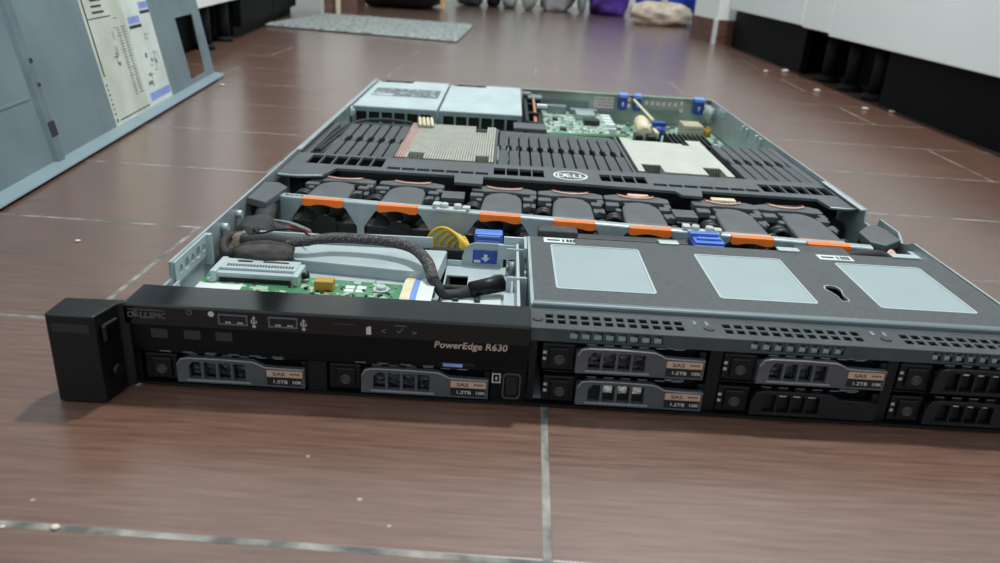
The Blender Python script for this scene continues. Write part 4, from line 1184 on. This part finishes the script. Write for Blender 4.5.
# processor heatsinks
t = thing('processor_heatsink', 'square pale heatsink with many thin exposed fins and a pinkish corner', 'heatsink', (120, 390, 6.6), 'processor heatsinks')
b = MB(); b.box(77, 160, 304, 462, 6.7, 12, .5); b.build('base', sink_m, t)
b = MB(); b2 = MB()
for i in range(38):
    x = 77.2 + i * 2.2
    y0, y1 = 318, 462
    if 88 < x < 100 or 145 < x < 155: y0 = 338
    if 139 < x < 151: y1 = 434
    (b2 if x < 86 else b).box(x, x + 1.55, y0, y1, 12, 37.4)
    if y0 > 320: b.box(x, x + .7, 318, 338, 12, 30)
b.build('fins', sink_m, t); b2.build('outer_fins', sink_r, t)
t = thing('processor_heatsink', 'square pale heatsink with a smooth flat top plate and notched corners', 'heatsink', (323, 385, 6.6), 'processor heatsinks')
b = MB(); b.box(283, 364, 306, 452, 6.7, 12, .5); b.build('base', sink_m, t)
b = MB(); b.prism([(283, 319), (288.5, 319), (288.5, 344), (305.5, 344), (305.5, 320), (342, 318), (342, 344), (357.5, 344), (357.5, 317), (364, 317), (364, 454), (350, 454), (350, 430), (343, 430), (343, 436), (320, 440), (296, 440), (290, 452), (283, 452)], 36.6, 37.6); b.build('top_plate', sink_p, t)
b = MB()
for i in range(37):
    x = 283.4 + i * 2.2; nt_ = 288 < x < 305 or 341.5 < x < 357
    b.box(x, x + .7, 318, 344 if nt_ else (428 if 343 < x else 438), 12, 28 if nt_ else 36.6)
    if nt_: b.box(x, x + .7, 344, 428 if 343 < x else 438, 12, 36.6)
b.build('fins', sink_m, t)

# RAID style add-in board
t = thing('expansion_card', 'green expansion card standing above the main board by the rear panel', 'circuit board', (252, 600, 6.6))
b = MB(); b.prism([(215, 528), (288, 540), (289, 672), (215, 672)], 19, 20.6)
for x, y in ((220, 540), (284, 548), (220, 664), (284, 664)): b.cyl((x, y, 6.7), (x, y, 19), 2.4, 2.4, 10)
b.build('board', pcb2, t)
b = MB(); b.prism([(215, 524), (305, 536), (305, 540.5), (289, 541), (215, 528.6)], 6.7, 22); b.build('edge_skirt', mat('dark_green_edge', (24, 46, 36), .5), t)
b = MB(); b.prism([(215, 523.6), (305, 535.6), (305, 536.6), (215, 524.6)], 20.6, 22.4); b.build('edge_strip', mat('edge_green', (112, 184, 136), .45), t)
b = MB(); b.box(262, 280, 588, 606, 20.7, 27, .5); b.box(226, 232, 606, 620, 20.7, 23); b.box(232, 239, 550, 562, 20.7, 23); b.build_split('chip', ink, t)
b = MB(); b.box(255, 278, 620, 650, 20.7, 28, .8); b.build('chip_cooler', steel, t)
b = MB(); b.box(222, 245, 655, 668, 20.7, 30, .5); b.box(250, 284, 655, 668, 20.7, 27, .5); b.build_split('connector', steel_d, t)
b = MB(); rr = random.Random(9)
for i in range(60):
    x = rr.uniform(217, 284); y = rr.uniform(545, 650); b.box(x, x + rr.uniform(.8, 3), y, y + rr.uniform(1, 4), 20.65, 21.8)
b.build('components', ink_g, t)
b = MB()
for k in range(4): b.box(290, 302, 612 + k * 18, 624 + k * 18, 15, 19, .4)
b.box(289.5, 303, 606, 682, 6.8, 15); b.build_split('white_sockets', label_w, t)

# riser cage
t = thing('riser_cage', 'dark riser cage with copper strip beside the power supplies', 'bracket', (203, 585, 6.6))
b = MB(); b.box(191.5, 195, 515, 690, 6.7, 36, .4); b.box(191.5, 214, 462, 470, 6.7, 34, .5); b.box(207, 213, 530, 690, 6.7, 26, .4); b.box(191.5, 213, 684, 690, 6.7, 36, .4)
for k in range(5): b.box(195.2, 207, 540 + k * 30, 546 + k * 30, 20, 30 + (k % 2) * 5, .5)
b.build('frame', black, t)
b = MB(); b.tube([(203.6, 545, 26), (203.2, 590, 34), (203, 640, 37), (203, 684, 38)], [2.2, 1.6, 1.5, 1.5], 10, 6, .4); b.build('strap', copper, t)
b = MB(); b.box(178, 212, 470.6, 500, 33, 37, .8); b.build('cap', fan_m, t)
b = MB(); b.box(196, 214, 655, 676, 36, 39, .6); b.box(190, 200, 668, 684, 38, 41, .5); b.build('handle', steel_d, t)
b = MB(); b.box(206, 220, 630, 640, 30, 34, .5); b.build('white_plug', label_w, t)
# vertical supports so the small caps rest
# battery pack, blue knob, coin parts
t = thing('capacitor_pack', 'beige cylindrical capacitor pack beside the blue plunger', 'capacitor', (325, 560, 6.6))
b = MB(); b.cyl((329, 600, 27), (323, 530, 27), 8, 8, 24, 1.5); b.build('can', cream, t)
b = MB(); b.box(312, 320, 520, 540, 6.7, 26, .5); b.box(324, 332, 510, 528, 6.7, 28, .6); b.box(333, 338, 520, 540, 6.7, 24, .6); b.build('holder', handle_b, t)
b = MB(); b.box(336, 340, 535, 620, 20, 28, .6); b.box(336, 340, 545, 552, 6.7, 20); b.build('side_bar', cream, t)
t = thing('blue_plunger', 'deep blue round plastic plunger behind the smooth heatsink', 'plunger', (344, 568, 6.6))
b = MB(); b.cyl((344, 566, 6.7), (344, 566, 20), 5, 5, 16); b.build('stem', blue_d, t)
b = MB(); b.cyl((344, 566, 20), (344, 566, 30), 9, 8, 24, 1.2); b.box(336, 352, 562, 572, 30, 34.5, 1); b.build('cap', blue_d, t)
b = MB(); b.tube([(340, 580, 33), (336, 620, 36), (331, 676, 40)], 1.6, 8); b.build('pale_cord', cream, t)
t = thing('blue_clip', 'light blue flat clip between the blank row and the smooth heatsink', 'clip', (296, 480, 6.6))
b = MB(); b.box(290, 312, 462, 476, 24, 27, .6); b.box(296, 306, 466, 474, 6.7, 24, .5); b.build('body', blue_l, t)

# ================================================================== POWER SUPPLIES
def psu(x0, x1, label, lab):
    t = thing('power_supply', label, 'power supply', ((x0 + x1) / 2, 610, 2.3), 'power supplies beside each other at the back corner')
    b = MB(); b.grid_plate(x0, x1, 524, 702, 38.8, 39.8, [(x0 + 5, x0 + 45, 698, 703)]); b.box(x0, x0 + 1, 524, 716, 2.4, 38.8); b.box(x1 - 1, x1, 524, 716, 2.4, 38.8); b.box(x0 + 1, x1 - 1, 700, 714, 2.4, 37.5); b.box(x0 + 46, x1, 702, 716, 38.8, 39.8)
    b.box(x0 + 1, x1 - 1, 526, 700, 2.4, 3.4)
    b.build('casing', psu_m, t)
    hs = []
    for i in range(6):
        for z in (8, 22.5): hs.append((x0 + 4.5 + i * 13.8, x0 + 16 + i * 13.8, z, z + 12))
    b = MB(); b.grid_plate(x0, x1, 2.4, 38.8, 522.6, 524, hs, 'y'); b.build('front_grille', steel_d, t)
    b = MB(); b.box(x0 + 2, x1 - 2, 530, 534, 4, 38); b.build('dark_inside', black_m, t)  # black sheet standing in for the dark inside behind the vent holes
    b = MB(); b.box(x0 + 6, x0 + 44, 700, 722, 34, 39, .8); b.box(x0 + 9, x0 + 41, 722, 728, 33, 37, .6); hd = b.build('handle', handle_b, t)
    b = MB()
    for q in (12, 38): b.cyl((x0 + q, 711, 39), (x0 + q, 711, 39.6), 2.6, 2.6, 14)
    b.build('screw', black, hd)
    if lab:
        b = MB(); b.box(x0 + 8, x0 + 86, 596, 652, 39.8, 39.95); lb = b.build('rating_label', label_grey, t)
        b = MB(); rr = random.Random(2)
        for i in range(60):
            u = rr.uniform(x0 + 9, x0 + 82); v = rr.uniform(598, 648); b.box(u, u + rr.uniform(1, 5), v, v + rr.uniform(1, 4), 39.95, 40.02)
        b.box(x0 + 8.5, x0 + 33, 600, 612, 39.95, 40.02); b.build('print', psu_m, lb)
psu(3, 94.5, 'shiny power supply with a printed grey label on top', True)
psu(97.5, 187, 'shiny plain power supply without a label beside the riser cage', False)
# cream wires plugged in between
t = thing('power_lead', 'short cream wires bending over the edge of the finned heatsink', 'wires', (88, 470, 6.7))
for k in range(4):
    b = MB(); b.tube([(81 + k * 4, 500, 22), (81 + k * 4, 486, 36), (82.5 + k * 4, 468, 40.5), (86 + k * 4, 440, 39.6)], 1.7, 8); b.build('wire', cream, t)
b = MB(); b.box(78, 98, 492, 512, 6.7, 24, .8); b.build('connector', black, t)
b = MB(); b.tube([(9, 330, 36), (14, 400, 38), (26, 446, 39), (50, 458, 39.5), (76, 452, 39)], 1.6, 10); b.tube([(12, 330, 36), (18, 390, 38), (22, 446, 38)], 1.6, 10)
tag(b.build('black_cable', tape), 'thin black cable curving behind the memory blanks by the side wall', 'cable')

# ================================================================== LIGHT, WORLD, CAMERA
w = bpy.data.worlds.new('world'); scn.world = w; w.use_nodes = True
bg = w.node_tree.nodes['Background']; bg.inputs['Color'].default_value = (0.80, 0.93, 0.96, 1); bg.inputs['Strength'].default_value = 0.80
def area(name, loc, target, size, power, col):
    l = bpy.data.lights.new(name, 'AREA'); l.shape = 'DISK'; l.size = size; l.energy = power; l.color = col
    o = bpy.data.objects.new(name, l); COL.objects.link(o); o.location = loc
    o.rotation_euler = (Vector(target) - Vector(loc)).to_track_quat('-Z', 'Y').to_euler()
    return o
area('ceiling_lamp', (0.55, 0.95, 2.4), (0.25, 0.2, 0), 0.15, 50, (1, 0.96, 0.91))

cam = bpy.data.cameras.new('camera'); co = bpy.data.objects.new('camera', cam); COL.objects.link(co)
yaw, pitch, roll = 0.010857, 0.394690, 0.063159
fwd = Vector((math.sin(yaw) * math.cos(pitch), math.cos(yaw) * math.cos(pitch), -math.sin(pitch)))
rt = Vector((math.cos(yaw), -math.sin(yaw), 0)); upv = rt.cross(fwd)
r2 = rt * math.cos(roll) + upv * math.sin(roll); u2 = -rt * math.sin(roll) + upv * math.cos(roll)
Mc = Matrix((r2, u2, -fwd)).transposed().to_4x4(); Mc.translation = Vector((165.459, -320.093, 195.542)) * S
co.matrix_world = Mc
cam.sensor_width = 36; cam.lens = 775.315 / 1000 * 36; cam.clip_start = 0.01; cam.clip_end = 30
cam.dof.use_dof = True; cam.dof.focus_distance = 0.46; cam.dof.aperture_fstop = 12.5
scn.camera = co
for o in bpy.data.objects:
    if '_o' in o: del o['_o']
vs = scn.view_settings
vs.view_transform = 'Standard'; vs.look = 'None'; vs.exposure = 0.12; vs.gamma = 1.0; vs.use_curve_mapping = False
